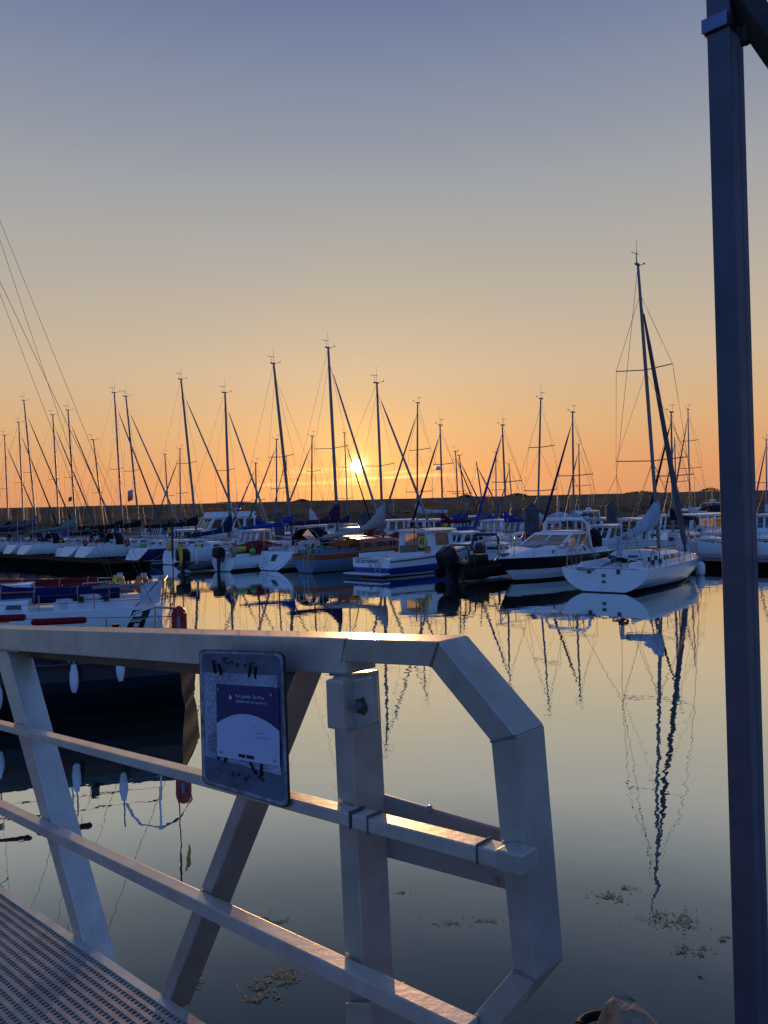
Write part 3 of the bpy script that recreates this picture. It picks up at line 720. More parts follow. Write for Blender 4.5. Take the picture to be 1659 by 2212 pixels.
def flag(p, rz, label, cols, w=.6, h=.4, horiz=True, pole=1.0):
    o = empty('flag', p, rz, label, 'flag', 'flags on the boats'); s = MB(); s.tube([(0, 0, -pole), (0, 0, h / 2)], .014, rope, 5); s.build('staff', o)
    f = MB(); n = 9
    for k, mc in enumerate(cols):
        nn = len(cols); vs = []; fs = []
        for i in range(n + 1):
            u = i / n
            for v in (k / nn, (k + 1) / nn):
                uu, vv = (u, v) if not horiz else (u, v)
                vs.append((-.02 - w * uu * .75, .05 * math.sin(uu * 7 + v * 2), h * (.5 - vv) - uu * .28 * w))
        for i in range(n): fs.append((2 * i, 2 * i + 1, 2 * i + 3, 2 * i + 2))
        f.add(vs, fs, mc, True)
    f.build('cloth', o); return o

# ------------------------------------------------------------------ first row, sterns towards us
G1 = 'sailing yachts berthed stern out in the nearest row'
o, H = sailboat('racer', 'white open-transom racing yacht with pale grey boom cover, nearest on the right', (1415, 1105), (1378, 572), 5.1, 9.4, 3.35, .82, .88, mh=white, stripe=navy, cover=clight, jib=cgrey,
    lvl=2, nsp=2, tw=.93, rs_=.05, ang=38, xmf=.62, group=G1, gear=2, zb=2.3, bl=3.5, drop=-.50, up=.62, rb=.22, low=.14, ux=(.25, 1.5), fs_frac=.90, whl=False, p=2.0, jibr=.105, coach=(.33, .72, .62, .44), pushp=False, mr=.085, D=.32)
x0 = H.x(0)
m = MB()
for z in (.40, .62): m.box((x0 - .02, 0, z), (.02, .14, .05), rub); m.box((x0 - .02, 0, z - .055), (.022, .14, .04), rub)
m.box((x0 - .02, .52, .73), (.03, .12, .16), rub); m.box((x0 - .02, -.52, .73), (.03, .12, .16), rub); m.build('transom_fitting', o)
m = MB(); m.tube([(x0 + .1, .3, .82), (x0 - .15, .42, .78), (x0 - .18, .9, .80)], .03, aludk, 6); m.tube([(x0 + .05, .1, .9), (x0 + 1.3, .0, 1.0)], .022, black, 6); m.build('tiller', o)
m = MB()
for sd in (1, -1):
    p = H.pt(.02, H.sheer(.02), sd) + Vector((0, -sd * .08, 0)); q_ = H.pt(.13, H.sheer(.13), sd) + Vector((0, -sd * .08, 0))
    m.tube([p, p.lerp(q_, .4) + Vector((0, 0, .62)), p.lerp(q_, .62) + Vector((0, 0, .66)), q_ + Vector((0, 0, .55)), q_], .016, aludk, 6); m.tube([p.lerp(q_, .55), p.lerp(q_, .55) + Vector((0, 0, .66))], .014, aludk, 5); m.build('pushpit', o); m = MB()
m = MB(); m.tube([(x0 + 1.6, 0, 1.85), (x0 + 1.55, 0, .75)], .07, clight, 6); m.tube([(x0 + 1.65, .1, 1.85), (x0 + 1.9, .3, .7)], .02, rope, 5); m.build('mainsheet', o)
m = MB()
for k in range(6): m.tube([(x0 + .9 + k * .4, (.5 if k % 2 else -.5), .9), (x0 + 1.1 + k * .4, (.2 if k % 2 else -.2), 1.0), (x0 + 1.5 + k * .35, (.45 if k % 2 else -.45), .92)], .014, cblack, 4)
for sd in (1, -1):
    for xx in (1.9, 2.7): m.tube([(x0 + xx, sd * 1.05, .86), (x0 + xx, sd * 1.05, 1.02)], [.07, .055], black, 10)
m.build('winch', o)
fender(world('racer', (7.6, -1.10, .28)), 'white fender with red print on the side of the right racing yacht', .62, .17)
fender(world('racer', (7.95, -.95, .22)), 'plain white fender nearest the bow of the right racing yacht', .6, .16)

sailboat('mahogany', 'classic yacht with varnished mahogany cabin and blue-grey hull', (824.5, 1121), (814, 827), 5.6, 10.0, 3.0, .95, 1.3, mh=greyblue, stripe=greyblue, cover=cbeige, jib=cbeige, lvl=2, nsp=1, tw=.62, rs_=-.15, group=G1,
         roof=wood, deckm=teak, gear=2, zb=2.25, bl=4.4, drop=-.55, up=1.1, fs_frac=.95, whl=False, coach=(.30, .72, .66, .62), band=(wood, (0, 1)), stp=.08)
ladder(BOATS['mahogany'][0], -.2, -.35, .25, 1.35, .34)
o, H, st, hv = BOATS['mahogany']
m = MB(); m.box((2.9, 0, 1.75), (1.5, 1.5, .05), offw)
for sx in (2.2, 3.6):
    for sy in (-.7, .7): m.tube([(sx, sy, .95), (sx, sy, 1.75)], .03, wood, 5)
m.box((2.25, 0, 1.2), (.05, 1.5, .8), wood); m.build('doghouse', o)
sailboat('hooded', 'white yacht with black sprayhood of clear windows and plum boom cover', (726, 1104), (709, 751), 5.6, 10.0, 3.3, 1.02, 1.28, ang=40, stripe=black, cover=cpurple, jib=cbeige, hood=cblack, lvl=2, nsp=1, tw=.80, rs_=.75, group=G1, gear=2, zb=2.5, bl=3.9, drop=-.05, up=1.0, mr=.095)
o, H, st, hv = BOATS['hooded']; ladder(o, .30, .45, .15, .75, .3, lean=.35)
m = MB(); tz = lambda z: H.pt(0, z, 1).x - .015; m.add([(tz(.85), -.2, .85), (tz(.85), .25, .85), (tz(.5), .2, .5), (tz(.5), -.15, .5)], [(0, 1, 2, 3)], rub); m.build('transom_recess', o)
sailboat('bluecover', 'white yacht with bright blue boom cover behind the sprayhood yacht', (625.5, 1122.5), (591, 785), 5.2, 9.2, 3.0, .95, 1.2, cover=cblue, jib=None, lvl=1, nsp=1, group=G1, gear=2, zb=2.4, bl=3.6, drop=-.15, up=.45, rb=.14, mr=.095)
sailboat('navycover', 'small white yacht with short fat navy boom cover', (494.5, 1122.5), (486, 848), 5.0, 8.6, 2.8, .88, 1.1, cover=cnavy, jib=cbeige, lvl=1, nsp=1, group=G1, gear=2, zb=2.0, bl=3.3, drop=-.25, up=1.0, mr=.085)
sailboat('bluehull', 'navy blue hulled yacht with white scoop transom and black boom cover', (420, 1120), (391, 819), 5.4, 9.7, 3.15, .98, 1.25, mh=navy, stripe=white, mtr=white, cover=cblack, jib=cbeige, lvl=1, nsp=1, group=G1, gear=2, rs_=.9, zb=2.45, bl=4.0, drop=-.05, up=.45, mr=.085)
sailboat('blackcover', 'white yacht with long black boom cover, left of the navy hulled yacht', (297, 1116), (272, 856), 5.4, 9.5, 3.1, .98, 1.2, cover=cblack, jib=cbeige, hood=cblack, lvl=1, nsp=1, group=G1, gear=2, rs_=.9, zb=2.4, bl=4.1, up=.3)
sailboat('twinhood', 'white yacht with black sprayhood, its mast beside the flag-bearing mast', (262, 1116), (247, 848), 5.4, 9.3, 3.0, .95, 1.2, cover=cblack, jib=cgrey, hood=cblack, lvl=1, nsp=1, group=G1, gear=2, rs_=.8, zb=2.4, bl=3.8, up=.35)
sailboat('woodmast', 'small white sailing boat with a slim brown wooden mast', (221, 1119), (201.6, 950), 4.7, 7.4, 2.4, .8, 1.0, cover=cblack, jib=None, lvl=1, nsp=1, group=G1, gear=1, mmast=wood, zb=1.9, up=.2, mr=.06)
sailboat('sagecover', 'white yacht with sagging sage green boom cover', (161, 1119), (147, 886), 5.4, 9.4, 3.1, .95, 1.2, cover=cgreen, jib=cgrey, hood=cblack, lvl=1, nsp=1, group=G1, gear=2, rs_=.85, zb=2.45, bl=4.2, drop=-.45, up=.8)
sailboat('redboom', 'white yacht with dark maroon boom cover behind the sage green one', (126, 1119), (114, 896), 5.4, 9.2, 3.0, .95, 1.2, cover=cmaroon, jib=cgrey, hood=cmaroon, lvl=1, nsp=1, group=G1, gear=1, zb=2.2, bl=3.8, drop=-.3, up=.3, rs_=.8)
sailboat('greycover', 'white yacht with dark grey boom cover and the tallest mast at the far left', (76, 1119), (51.5, 865), 5.4, 9.6, 3.1, .95, 1.2, cover=cgrey, jib=cblack, hood=cgrey, lvl=1, nsp=1, group=G1, gear=2, zb=2.6, bl=4.4, up=.9)
sailboat('slimleft', 'white yacht with low navy boom cover behind the dark grey one', (50, 1120), (40.5, 912), 5.3, 9.0, 3.0, .95, 1.2, cover=cnavy, jib=cblack, lvl=1, nsp=1, group=G1, gear=1, zb=2.2)
sailboat('edgeleft', 'white yacht with grey sprayhood, its mast leftmost in the picture', (17, 1123), (10, 940), 5.3, 9.0, 3.0, .95, 1.2, cover=cblack, jib=cgrey, hood=cgrey, lvl=1, nsp=1, group=G1, gear=1, zb=2.2)

# ------------------------------------------------------------------ farther rows of yachts
G2, G3, G4 = 'sailing yachts berthed bow in beyond the first pontoon', 'sailing yachts in the third row', 'sailing yachts in the farthest row'
def far(key, label, mb, mt, rw, Ln=8.5, cover=cwhite, jib=cgrey, **kw):
    off, hd, g = {2: (13.4 + Ln * .44, -1, G2), 3: (26 + Ln * .56, 1, G3), 4: (38.9 + Ln * .44, -1, G4)}[rw]
    kw.setdefault('gear', (0, 1, 2, 1, 1)[sum(map(ord, key)) % 5]); kw.setdefault('nsp', 1); kw.setdefault('up', .4); kw.setdefault('bl', Ln * .36)
    return sailboat(key, label, mb, mt, off, Ln, Ln * .33, .9, 1.15, hd, cover=cover, jib=jib, lvl=0, group=g, **kw)
far('f9', 'distant white yacht whose short mast stands left of the mast with a left-leaning jib', (364, 1119), (356, 981), 2, 8, cover=cnavy, jib=None)
far('f10', 'distant white yacht with thin mast and furled jib leaning left above the navy hulled yacht', (389, 1119), (388.5, 970), 2, 8, cover=cblack)
far('f14', 'distant small yacht with short mast right of the flybridge boat', (554, 1122), (552, 1000), 2, 7.5, cover=cblue, jib=cblue)
far('f15', 'distant white yacht with thick furled jib crossing left of the tall raked mast', (597, 1107), (597, 949), 2, 8.5, cover=clight)
far('f16', 'farthest small yacht half hidden behind the tall raked mast', (620, 1112), (618, 982), 4, 8, cover=cgrey)
far('f17', 'distant white yacht with pale sagging sail cover left of the sun', (672, 1109.5), (674, 942), 2, 8.6, cover=cwhite, up=1.0, zb=2.3, drop=-.3, nsp=2)
far('f19', 'distant yacht with plum sail cover, its mast just left of the sun', (750, 1109.5), (744, 935), 3, 8.6, cover=cpurple, jib=cblack, nsp=2)
far('f21', 'distant white yacht with tall straight two-spreader mast right of the sun', (900, 1121), (902, 870), 2, 9.6, cover=cwhite, nsp=2, zb=2.9)
far('f22', 'distant yacht with a radar dome halfway up its mast', (955, 1103), (950.5, 918), 2, 8.6, cover=cmaroon, jib=cblack, nsp=2, gear=2)
o = BOATS['f22'][0]; m = MB(); xd = [c for c in o.children if c.name.startswith('mast')][0].data.vertices; xd = sum(v.co.x for v in xd[8:16]) / 8 + .26; m.tube([(xd - .3, 0, 5.93), (xd, 0, 5.93)], .03, aludk, 5); m.tube([(xd, 0, 5.9), (xd, 0, 5.98), (xd, 0, 6.1), (xd, 0, 6.16)], [.2, .26, .24, .12], white, 12); m.build('radar_dome', o)
far('f23', 'distant yacht with slim mast, left one of the close dark pair right of the sun', (990, 1118), (984, 975), 3, 8.4, cover=cblue)
far('f24', 'distant yacht with leaning mast, right one of the close dark pair right of the sun', (1005, 1108), (992, 984), 3, 8.2, cover=cblue)
far('f25', 'distant small yacht with short leaning mast between the taller ones', (1044, 1108), (1029, 997), 3, 7.6, cover=cgrey)
far('f26', 'farthest yacht whose thin mast is crossed by a blue furled jib', (1071, 1100), (1071, 977), 4, 8, cover=cgrey)
far('f27', 'distant yacht with blue furled jib leaning left above the orange-lit wheelhouse', (1092, 1118), (1085, 918), 2, 8.6, cover=cblue, jib=cblue, gear=2)
far('f28', 'farthest small yacht with short mast right of the blue furled jib yacht', (1105, 1098), (1095, 1002.5), 4, 7.6, cover=cgrey)
far('f29', 'distant yacht with tall two-spreader mast above the thick weathered pile', (1161, 1100), (1168, 861), 2, 9, cover=cwhite, jib=None, nsp=2, gear=2)
far('f30', 'distant yacht with dark blue furled jib leaning left beside a white radar dome', (1238, 1107), (1236.7, 890), 2, 8.8, cover=clight, jib=cnavy)
far('f31', 'farthest yacht with thin mast right of the dark blue furled jib yacht', (1252, 1102), (1250, 960.5), 4, 8.2, cover=cgrey)
far('f33', 'distant yacht with black furled jib behind the racing yacht mast', (1451.6, 1096), (1449.6, 890), 2, 8.2, cover=cblack, jib=cblack)
far('f34', 'farthest yacht with short mast just right of the racing yacht jib', (1460, 1100), (1457, 944), 4, 8, cover=cgrey)
far('f35', 'farthest yacht with tall thin three-spreader mast left of the blue post', (1489, 1087), (1486, 884), 4, 10, cover=cwhite, nsp=3)
far('f36', 'farthest yacht whose mast is seen right of the blue post', (1655, 1085), (1655, 950), 4, 8.4, cover=cwhite)
m_ = atd(155, 1077, 71); flag(m_, 0, 'small grey pennant under a spreader on the left', [cgrey], .4, .4, pole=.15)
flag(atd(287, 1063, 62), 0, 'white pennant above a red one on a mast at left', [clight], .55, .45, pole=.1)
flag(atd(287, 1074, 62), 0, 'red pennant below a white one on a mast at left', [corange], .55, .45, pole=.1)
flag(atd(215, 1163, 58), R(45), 'small red and white flag on the stern of the black sprayhood yacht', [cwhite, redp], .45, .5, pole=.5)
flag(atd(374, 1148, 54), R(45), 'orange and red flag behind the black boom cover', [cyellow, redp], .45, .5, pole=.4)
flag(atd(968, 1123, 60), R(30), 'yellow flag on a white staff by the blue boat cover', [cyellow], .5, .9, pole=.8)

# ------------------------------------------------------------------ motor boats
o, H = motorboat('fisher', 'white and blue fishing boat with open wheelhouse and name on its transom', 797, 35.4, 45, 7.6, 2.75, .85, 1.32, stripe=white, band=(royal, (3, 4)), cat='fishing boat', frac=0.0, rails=False, stp=.13, name='fishing_boat', bowr=.5,
    cabin=[dict(t=(.40, .63), w=.82, h=1.12, sill=.42, gm=vinyl, rf=.18, nside=1, nfront=2, nback=2, openback=True, over=.35, pill=.2)])
house_ = [c for c in o.children if c.name.startswith('wheelhouse')][0]
m = MB(); m.box((-.28, 0, .20), (.55, 2.5, .06), white); m.box((-.28, 0, .15), (.5, 2.4, .05), royal); m.build('swim_platform', o)
ladder(o, -.06, -.55, .2, .78, .3, lean=.02)
m = MB()
for sd in (1, -1): m.tube([H.pt(t, H.sheer(t) - .10, sd, .02) for t in [i / 12 for i in range(13)]], .03, rub, 5)
m.build('rub_rail', o)
for ln, z, sz in (('LES SIX REPINES', .66, .22), ('YE', .46, .17)):
    text('transom_lettering', ln, sz, Matrix.Translation((H.pt(0, z, 1).x - .012, .12 if ln == 'YE' else .95 + .1, z)) @ Matrix.Rotation(R(-90), 4, 'Z') @ Matrix.Rotation(R(90), 4, 'X'), navy, o, ext=.004)
m = MB(); m.tube([(2.0, -.95, .9), (2.0, -.95, 2.2)], .03, wood, 6); m.tube([(2.0, -.95, 2.2), (3.2, -.8, 2.05)], .02, wood, 6)
m.build('deck_frame', o); m = MB(); m.box((3.1, .2, 1.05), (.5, 1.1, .5), teak); m.build('deck_locker', o)
m = MB()
for y in (-.7, 0, .7): m.tube([(3.3, y, 2.1), (3.3, y, 2.5), (4.6, y * .9, 2.55)], .016, steel, 5)
m.tube([(3.3, -.7, 2.5), (3.3, .7, 2.5)], .016, steel, 5); m.build('roof_rack', o)
lifebuoy(world('fisher', (3.0, -.55, 1.50)), R(45), 'round yellow lifebuoy hanging in the fishing boat wheelhouse door', cyellow, False, .85)

o, H = motorboat('cruiser', 'white motor cruiser with dark hull band and raked windscreen, bow towards us', 1070, 30.4, 222, 8.0, 2.75, .95, 1.02, frac=1.0, stripe=black, band=(black, (0, 1, 2)), bowr=1.3, rails=False, arch=(.31, 2.45, white), stp=.1, cock=(.05, .38, .7), name='motor_cruiser',
    cabin=[dict(t=(.26, .60), w=.80, z0=1.34, h=.56, sill=.03, rf=1.35, ra=.1, nside=2, nfront=2, nback=1, openback=True, over=-.12, taper=.86, pill=.05, camber=.02, gm=vinyl)])
coachroof(o, H, .30, .97, .84, .46, white, smoked, 1, n=10)
m = MB()
for sd in (1, -1):
    pts = []
    for t in (.38, .52, .66, .80, .91, .985):
        p = H.pt(t, H.sheer(t), sd) + Vector((0, -sd * .08, 0)); q_ = p + Vector((-.05, 0, .52 if t < .97 else .56)); m.tube([p, q_], .016, steel, 5); pts.append(q_)
    m.tube([H.pt(.30, H.sheer(.30), sd)] + pts + [Vector((H.x(1) + .05, 0, H.sheer(1) + .58))], .018, steel, 6)
m.build('bow_rail', o)
m = MB(); m.box((H.x(.93), 0, 1.16), (.5, .16, .12), aludk); m.tube([(H.x(.98), 0, 1.12), (H.x(1.0) + .12, 0, .95)], .04, aludk, 6); m.build('anchor', o)
m = MB(); m.box((5.3, .1, 1.50), (1.3, .9, .02), cbeige, Matrix.Rotation(R(8), 3, 'Y')); 
for k in range(7): m.box((4.75 + k * .18, .1, 1.57 - k * .025), (.05, .9, .015), offw, Matrix.Rotation(R(8), 3, 'Y'))
m.build('deck_pad', o)
m = MB(); rr_ = []
for x_, k_ in ((-.25, .7), (-.1, 1), (.45, 1), (.62, .75)): rr_.append([Vector((x_, y_ * k_, z_)) for y_, z_ in ((-.5, .9), (-.5, 1.55), (-.32, 1.9 * (.9 + .1 * k_)), (.32, 1.9 * (.9 + .1 * k_)), (.5, 1.55), (.5, .9))])
m.loft(rr_, cblack, True, True, True); m.build('engine_cover', o)
text('hull_lettering', 'YE 956', .22, Matrix.Translation((2.6, 1.335, .78)) @ Matrix.Rotation(R(180), 4, 'Z') @ Matrix.Rotation(R(90), 4, 'X'), offw, o, ext=.03)

# black rib with roll bar and big outboard
b = atd(985, hor(985), 32.6); rz = math.atan2(math.cos(R(47)), math.sin(R(47)))
o = empty('inflatable_boat', (b.x, b.y, 0), rz, 'black inflatable boat with roll bar and large tilted outboard', 'inflatable boat', 'inflatable boats')
m = MB()
for sd in (1, -1): m.tube([(-.45, sd * .85, .34), (-.3, sd * .85, .34), (2.9, sd * .85, .38), (3.7, sd * .6, .5), (4.3, sd * .12, .62), (4.35, 0, .63)], [.06, .25, .25, .24, .22, .2], rubber, 12)
m.build('tube', o)
m = MB(); m.poly([(-.2, -.75, .12), (3.6, -.55, .14), (3.6, .55, .14), (-.2, .75, .12)], (0, 0, .08), black); m.box((-.15, 0, .45), (.08, 1.4, .6), black); m.build('floor', o)
m = MB(); m.box((1.4, 0, .62), (.7, .7, .85), black, taper=.8); m.box((.7, 0, .5), (.5, .6, .5), rubber); m.build('console', o)
m = MB()
for xx in (.0, .35): m.tube([(xx - .1, -.75, .5), (xx, -.62, 1.3), (xx + .05, -.45, 1.5), (xx + .05, .45, 1.5), (xx, .62, 1.3), (xx - .1, .75, .5)], .035, black, 6)
m.tube([(0, -.62, 1.3), (.35, -.62, 1.3)], .025, black, 5); m.tube([(0, .62, 1.3), (.35, .62, 1.3)], .025, black, 5); m.build('roll_bar', o)
outboard(o, -.45, 0, .72, 1.35, black, -28)

o = empty('inflatable_boat', Vector((atd(404, hor(404), 42.3).x, 42.3, 0)), R(50), 'small grey inflatable dinghy with tall black outboard and white rail', 'inflatable boat', 'inflatable boats')
m = MB(); gr = mat('grey_rubber', (.05, .052, .056), .5, var=.3)
for sd in (1, -1): m.tube([(-.35, sd * .55, .24), (-.2, sd * .55, .24), (1.8, sd * .55, .26), (2.4, sd * .35, .34), (2.7, 0, .4)], [.05, .19, .19, .17, .15], gr, 10)
m.build('tube', o)
m = MB(); m.box((.8, 0, .14), (2.2, .9, .06), greyblue); m.box((-.05, 0, .3), (.06, .9, .4), gr); m.box((.9, 0, .32), (.3, .9, .05), offw); m.build('floor', o)
outboard(o, -.25, .1, .62, 1.15, black, 0)
m = MB(); m.tube([(.2, -.5, .3), (.2, -.46, 1.3), (.2, -.3, 1.45), (.2, .3, 1.45), (.2, .46, 1.3), (.2, .5, .3)], .025, white, 6); m.build('rail_arch', o)

def red_boat():
    o, H = motorboat('redcanopy', 'small white boat with red canopy and black outboard, left of the sprayhood yacht', 478, 41.8, 40, 6.3, 2.15, .72, 1.0, frac=0.0, rails=True, motor=1.0, canopy=(cred, .20, .62, .85, .75))
    return o
red_boat()
lifebuoy(world('redcanopy', (.1, -.8, 1.15)), R(45), 'faded pink horseshoe lifebuoy on the stern of the red canopy boat', mat('faded_pink', (.45, .18, .14), .7))
p_ = world('redcanopy', (1.2, -1.1, 1.05)); o = empty('buoy', p_, 0, 'bright green mooring buoy on the rail of the red canopy boat', 'buoy'); m = MB(); m.ball((0, 0, 0), .17, cgreenf, 12, 8); m.build('buoy_body', o); m = MB(); m.tube([(0, 0, .15), (0, 0, .4)], .015, rope, 4); m.build('lanyard', o)
p_ = world('redcanopy', (.9, -.3, 1.12)); o = empty('sail_bag', p_, R(45), 'lime green sail bag lying on the red canopy boat', 'sail bag'); m = MB(); m.tube([(-.6, 0, 0), (-.5, 0, .02), (.4, 0, .04), (.55, 0, .02)], [.04, .15, .17, .05], clime, 10); m.build('bag_body', o); m = MB(); m.tube([(-.3, -.17, 0), (-.1, -.2, .1), (.2, -.18, .02)], .015, rope, 4); m.build('handle', o)

o, H = motorboat('flybridge', 'white flybridge motor yacht with four cabin windows and an orange kayak on top', 474, 73, 232, 9.5, 3.4, 1.15, 1.6, cat='motor yacht', name='motor_yacht', mast=(.30, 3.6, 5.6, 1),
    cabin=[dict(t=(.16, .74), w=.80, z0=1.2, h=1.65, sill=.70, rf=1.0, nside=4, nfront=3, nback=1, over=.2, gm=smoked)])
m = MB(); rg = []
for x, k in ((1.6, .9), (5.0, 1), (6.0, .72)): rg.append([Vector((x, -1.2 * k, 2.95)), Vector((x - .15, -1.12 * k, 3.45)), Vector((x - .15, 1.12 * k, 3.45)), Vector((x, 1.2 * k, 2.95))])
m.loft(rg, white, False, True, False); m.build('flybridge_coaming', o)
m = MB(); m.box((3.2, 0, 4.35), (2.6, 2.0, .05), cblack)
for sx in (2.0, 4.4):
    for sy in (-.95, .95): m.tube([(sx, sy, 3.4), (sx, sy, 4.35)], .02, steel, 4)
m.build('bimini', o)
p_ = world('flybridge', (5.3, .2, 3.62)); k_ = empty('kayak', p_, BOATS['flybridge'][0].rotation_euler[2] + .5, 'orange kayak lying on the flybridge roof', 'kayak'); m = MB()
m.tube([(-1.3, 0, .02), (-1.0, 0, 0), (0, 0, 0), (1.0, 0, 0), (1.3, 0, .05)], [.02, .16, .24, .16, .02], corange, 10, flat=.6); m.build('kayak_hull', k_); m = MB(); m.torus((0, 0, .15), .2, .03, rub); m.build('cockpit_rim', k_)

def ph(key, label, px, Z, ang, Ln=6.8, B=2.5, t=(.34, .64), h=1.08, sill=.45, nside=2, nfront=3, roofm=None, gm=smoked, **kw):
    if not key.startswith('dink'):
        hv = Vector((math.sin(R(ang)), math.cos(R(ang)), 0)); Z0 = Z
        def okz(z):
            p = atd(px, hor(px), z); p.z = 0; of = (p - S0).dot(DB)
            if of - Ln / 2 < 12.9 or (36.0 - Ln / 2 < of < 38.3 + Ln / 2) : return False
            return free(p, hv, Ln, B)
        for k in range(90):
            dz = (k + 1) // 2 * .5 * (1 if k % 2 else -1)
            if okz(Z0 + dz): Z = Z0 + dz; break
        else: print('NOROOM', key)
        if abs(Z - Z0) > .1: k_ = min(1.18, max(.9, Z / Z0)); Ln *= k_; B *= k_
    return motorboat(key, label, px, Z, ang, Ln, B, .75, 1.15, cabin=[dict(t=t, h=h, sill=sill, nside=nside, nfront=nfront, rf=kw.pop('rf', .3), mroof=roofm, gm=gm, over=kw.pop('over', .18))], **kw)
ph('orange1', 'white wheelhouse boat with orange-glowing windscreen behind the black inflatable', 1068, 44.5, 205, 6.2, 2.6, t=(.36, .68), h=1.28, sill=.42, nfront=3, rf=.35, gm=vinyl)
ph('longwin', 'white cabin cruiser with a long lit side window beside the thick pile', 1120, 56, 225, 8, 2.8, t=(.2, .66), h=1.3, sill=.5, nside=2, rf=.6, gm=vinyl)
ph('arched', 'small white wheelhouse boat with two narrow windows behind the cruiser windscreen', 1240, 50, 225, 5.8, 2.0, t=(.38, .66), h=1.35, sill=.55, nside=2, nfront=2, rf=.1, mast=(.4, 2.4, 3.2, 1))
ph('wheel2', 'white wheelhouse boat just left of the pale grey boom cover', 1372, 50, 225, 6.0, 2.1, t=(.38, .66), h=1.3, sill=.55, nside=2, nfront=2, rf=.1)
ph('trawler', 'white trawler yacht with navy hull and five dark windows left of the blue post', 1508, 46, 236, 9.2, 3.0, t=(.30, .74), h=1.45, sill=.55, nside=5, nfront=3, gm=smoked, mh=navy, rf=.3, cat='trawler', name='trawler_yacht')
ph('arch2', 'white sports cruiser with dark canopy and radar arch behind the trawler yacht', 1516, 62, 225, 9.5, 3.2, t=(.34, .62), h=1.2, sill=.2, nside=2, gm=smoked, rf=1.0, arch=(.22, 3.0, white), canopy=(cblack, .10, .40, 1.4, 1.4), mast=(.25, 3.1, 4.3, 1))
ph('mini1', 'white cabin boat left of the dark brown pile', 1290, 60, 225, 7.2, 2.7, h=1.2, sill=.5, nside=2, rf=.3)
ph('mini2', 'white cabin boat with orange roof edge right of the dark brown pile', 1350, 60, 225, 6.0, 2.2, h=1.15, sill=.4, nside=2, gm=vinyl, rf=.4)
ph('glow', 'white cabin boat with four glowing orange windows below the sun', 850, 72, 228, 9, 3.0, t=(.22, .70), h=1.45, sill=.6, nside=4, nfront=2, gm=vinyl, rf=.25, mast=(.5, 2.7, 4.8))
ph('work', 'grey-white cabin boat right of the glowing windows boat, dark cabin openings', 925, 66, 225, 8.5, 2.9, t=(.24, .70), h=1.5, sill=.65, nside=3, nfront=2, rf=.1, mast=(.6, 2.7, 5.2))
ph('maroonc', 'white boat with long maroon side screen behind the fishing boat wheelhouse', 930, 47, 45, 7.5, 2.7, t=(.60, .82), h=.7, sill=.3, nside=2, canopy=(cmaroon, .05, .56, .95, 1.15))
ph('roundw', 'small low white boat with a dark round port, right of the fishing boat wheelhouse', 994, 46, 225, 5.8, 2.3, t=(.34, .66), h=.85, sill=.35, nside=2, gm=smoked, rf=.4)
ph('bluecan', 'white boat under a bright blue canopy near the yellow flag', 1026, 62, 225, 7.5, 2.7, t=(.5, .7), h=1.0, sill=.4, canopy=(cblue, .08, .52, 1.0, 1.5))
ph('bluedin', 'white boat with rounded blue cover left of the bright blue canopy', 984, 56, 225, 6.5, 2.5, t=(.6, .75), h=.6, sill=.3, canopy=(cblue, .1, .58, .9, .9))
ph('behind1', 'white motor boat behind the racing yacht bow with sloping windscreen', 1425, 52, 225, 7.5, 2.7, t=(.3, .62), h=1.35, sill=.4, rf=.8, gm=smoked)
ph('left1', 'low white motor boat with glowing windscreen above the red canopy boat', 545, 52, 205, 6.5, 2.5, h=1.2, sill=.45, gm=vinyl, rf=.5)
ph('left2', 'white cabin boat with square grey windows behind the sprayhood yacht', 665, 54, 225, 6.8, 2.6, h=1.4, sill=.6, rf=.3)
ph('left3', 'white cabin boat with tan doorway left of the navy covered boom', 400, 62, 225, 7, 2.7, h=1.2, sill=.5, rf=.2)
ph('far1', 'far white motor boat against the rocks left of the thick pile', 1085, 72, 225, 7.5, 2.8, h=1.5, sill=.6)
ph('far2', 'far white motor boat with pale canvas cover right of the thick pile', 1186, 64, 225, 7.5, 2.8, h=1.0, sill=.4, canopy=(clight, .05, .5, 1.0, 1.6), mast=(.3, 2.3, 3.9, 1))
ph('far3', 'far white motor boat left of the thin three-spreader mast', 1470, 74, 225, 7.5, 2.8, h=1.5, sill=.55)
ph('far4', 'far white boat with tall mast and light by the rocks left of the blue post', 1530, 82, 225, 8.5, 2.9, h=1.6, sill=.6, mast=(.4, 2.5, 5.0, 1))
ph('edge1', 'white motor boat seen right of the blue post, farther one', 1652, 52, 225, 8, 2.8, h=1.3, sill=.5)
ph('dink', 'white runabout on the pontoon side with black outboard left of the blue post', 1528, 39.5, 228, 4.2, 1.8, t=(.4, .6), h=.35, sill=.1, motor=.9)
ph('dink2', 'white runabout right of the blue post', 1655, 37.5, 228, 4.2, 1.8, t=(.4, .6), h=.4, sill=.1, motor=.9)
ph('dink3', 'grey dinghy with outboard and frame between the inflatable and the cruiser', 1072, 39.3, 30, 4.0, 1.8, t=(.4, .6), h=.4, sill=.15, motor=1.0, arch=(.12, 1.75, black))

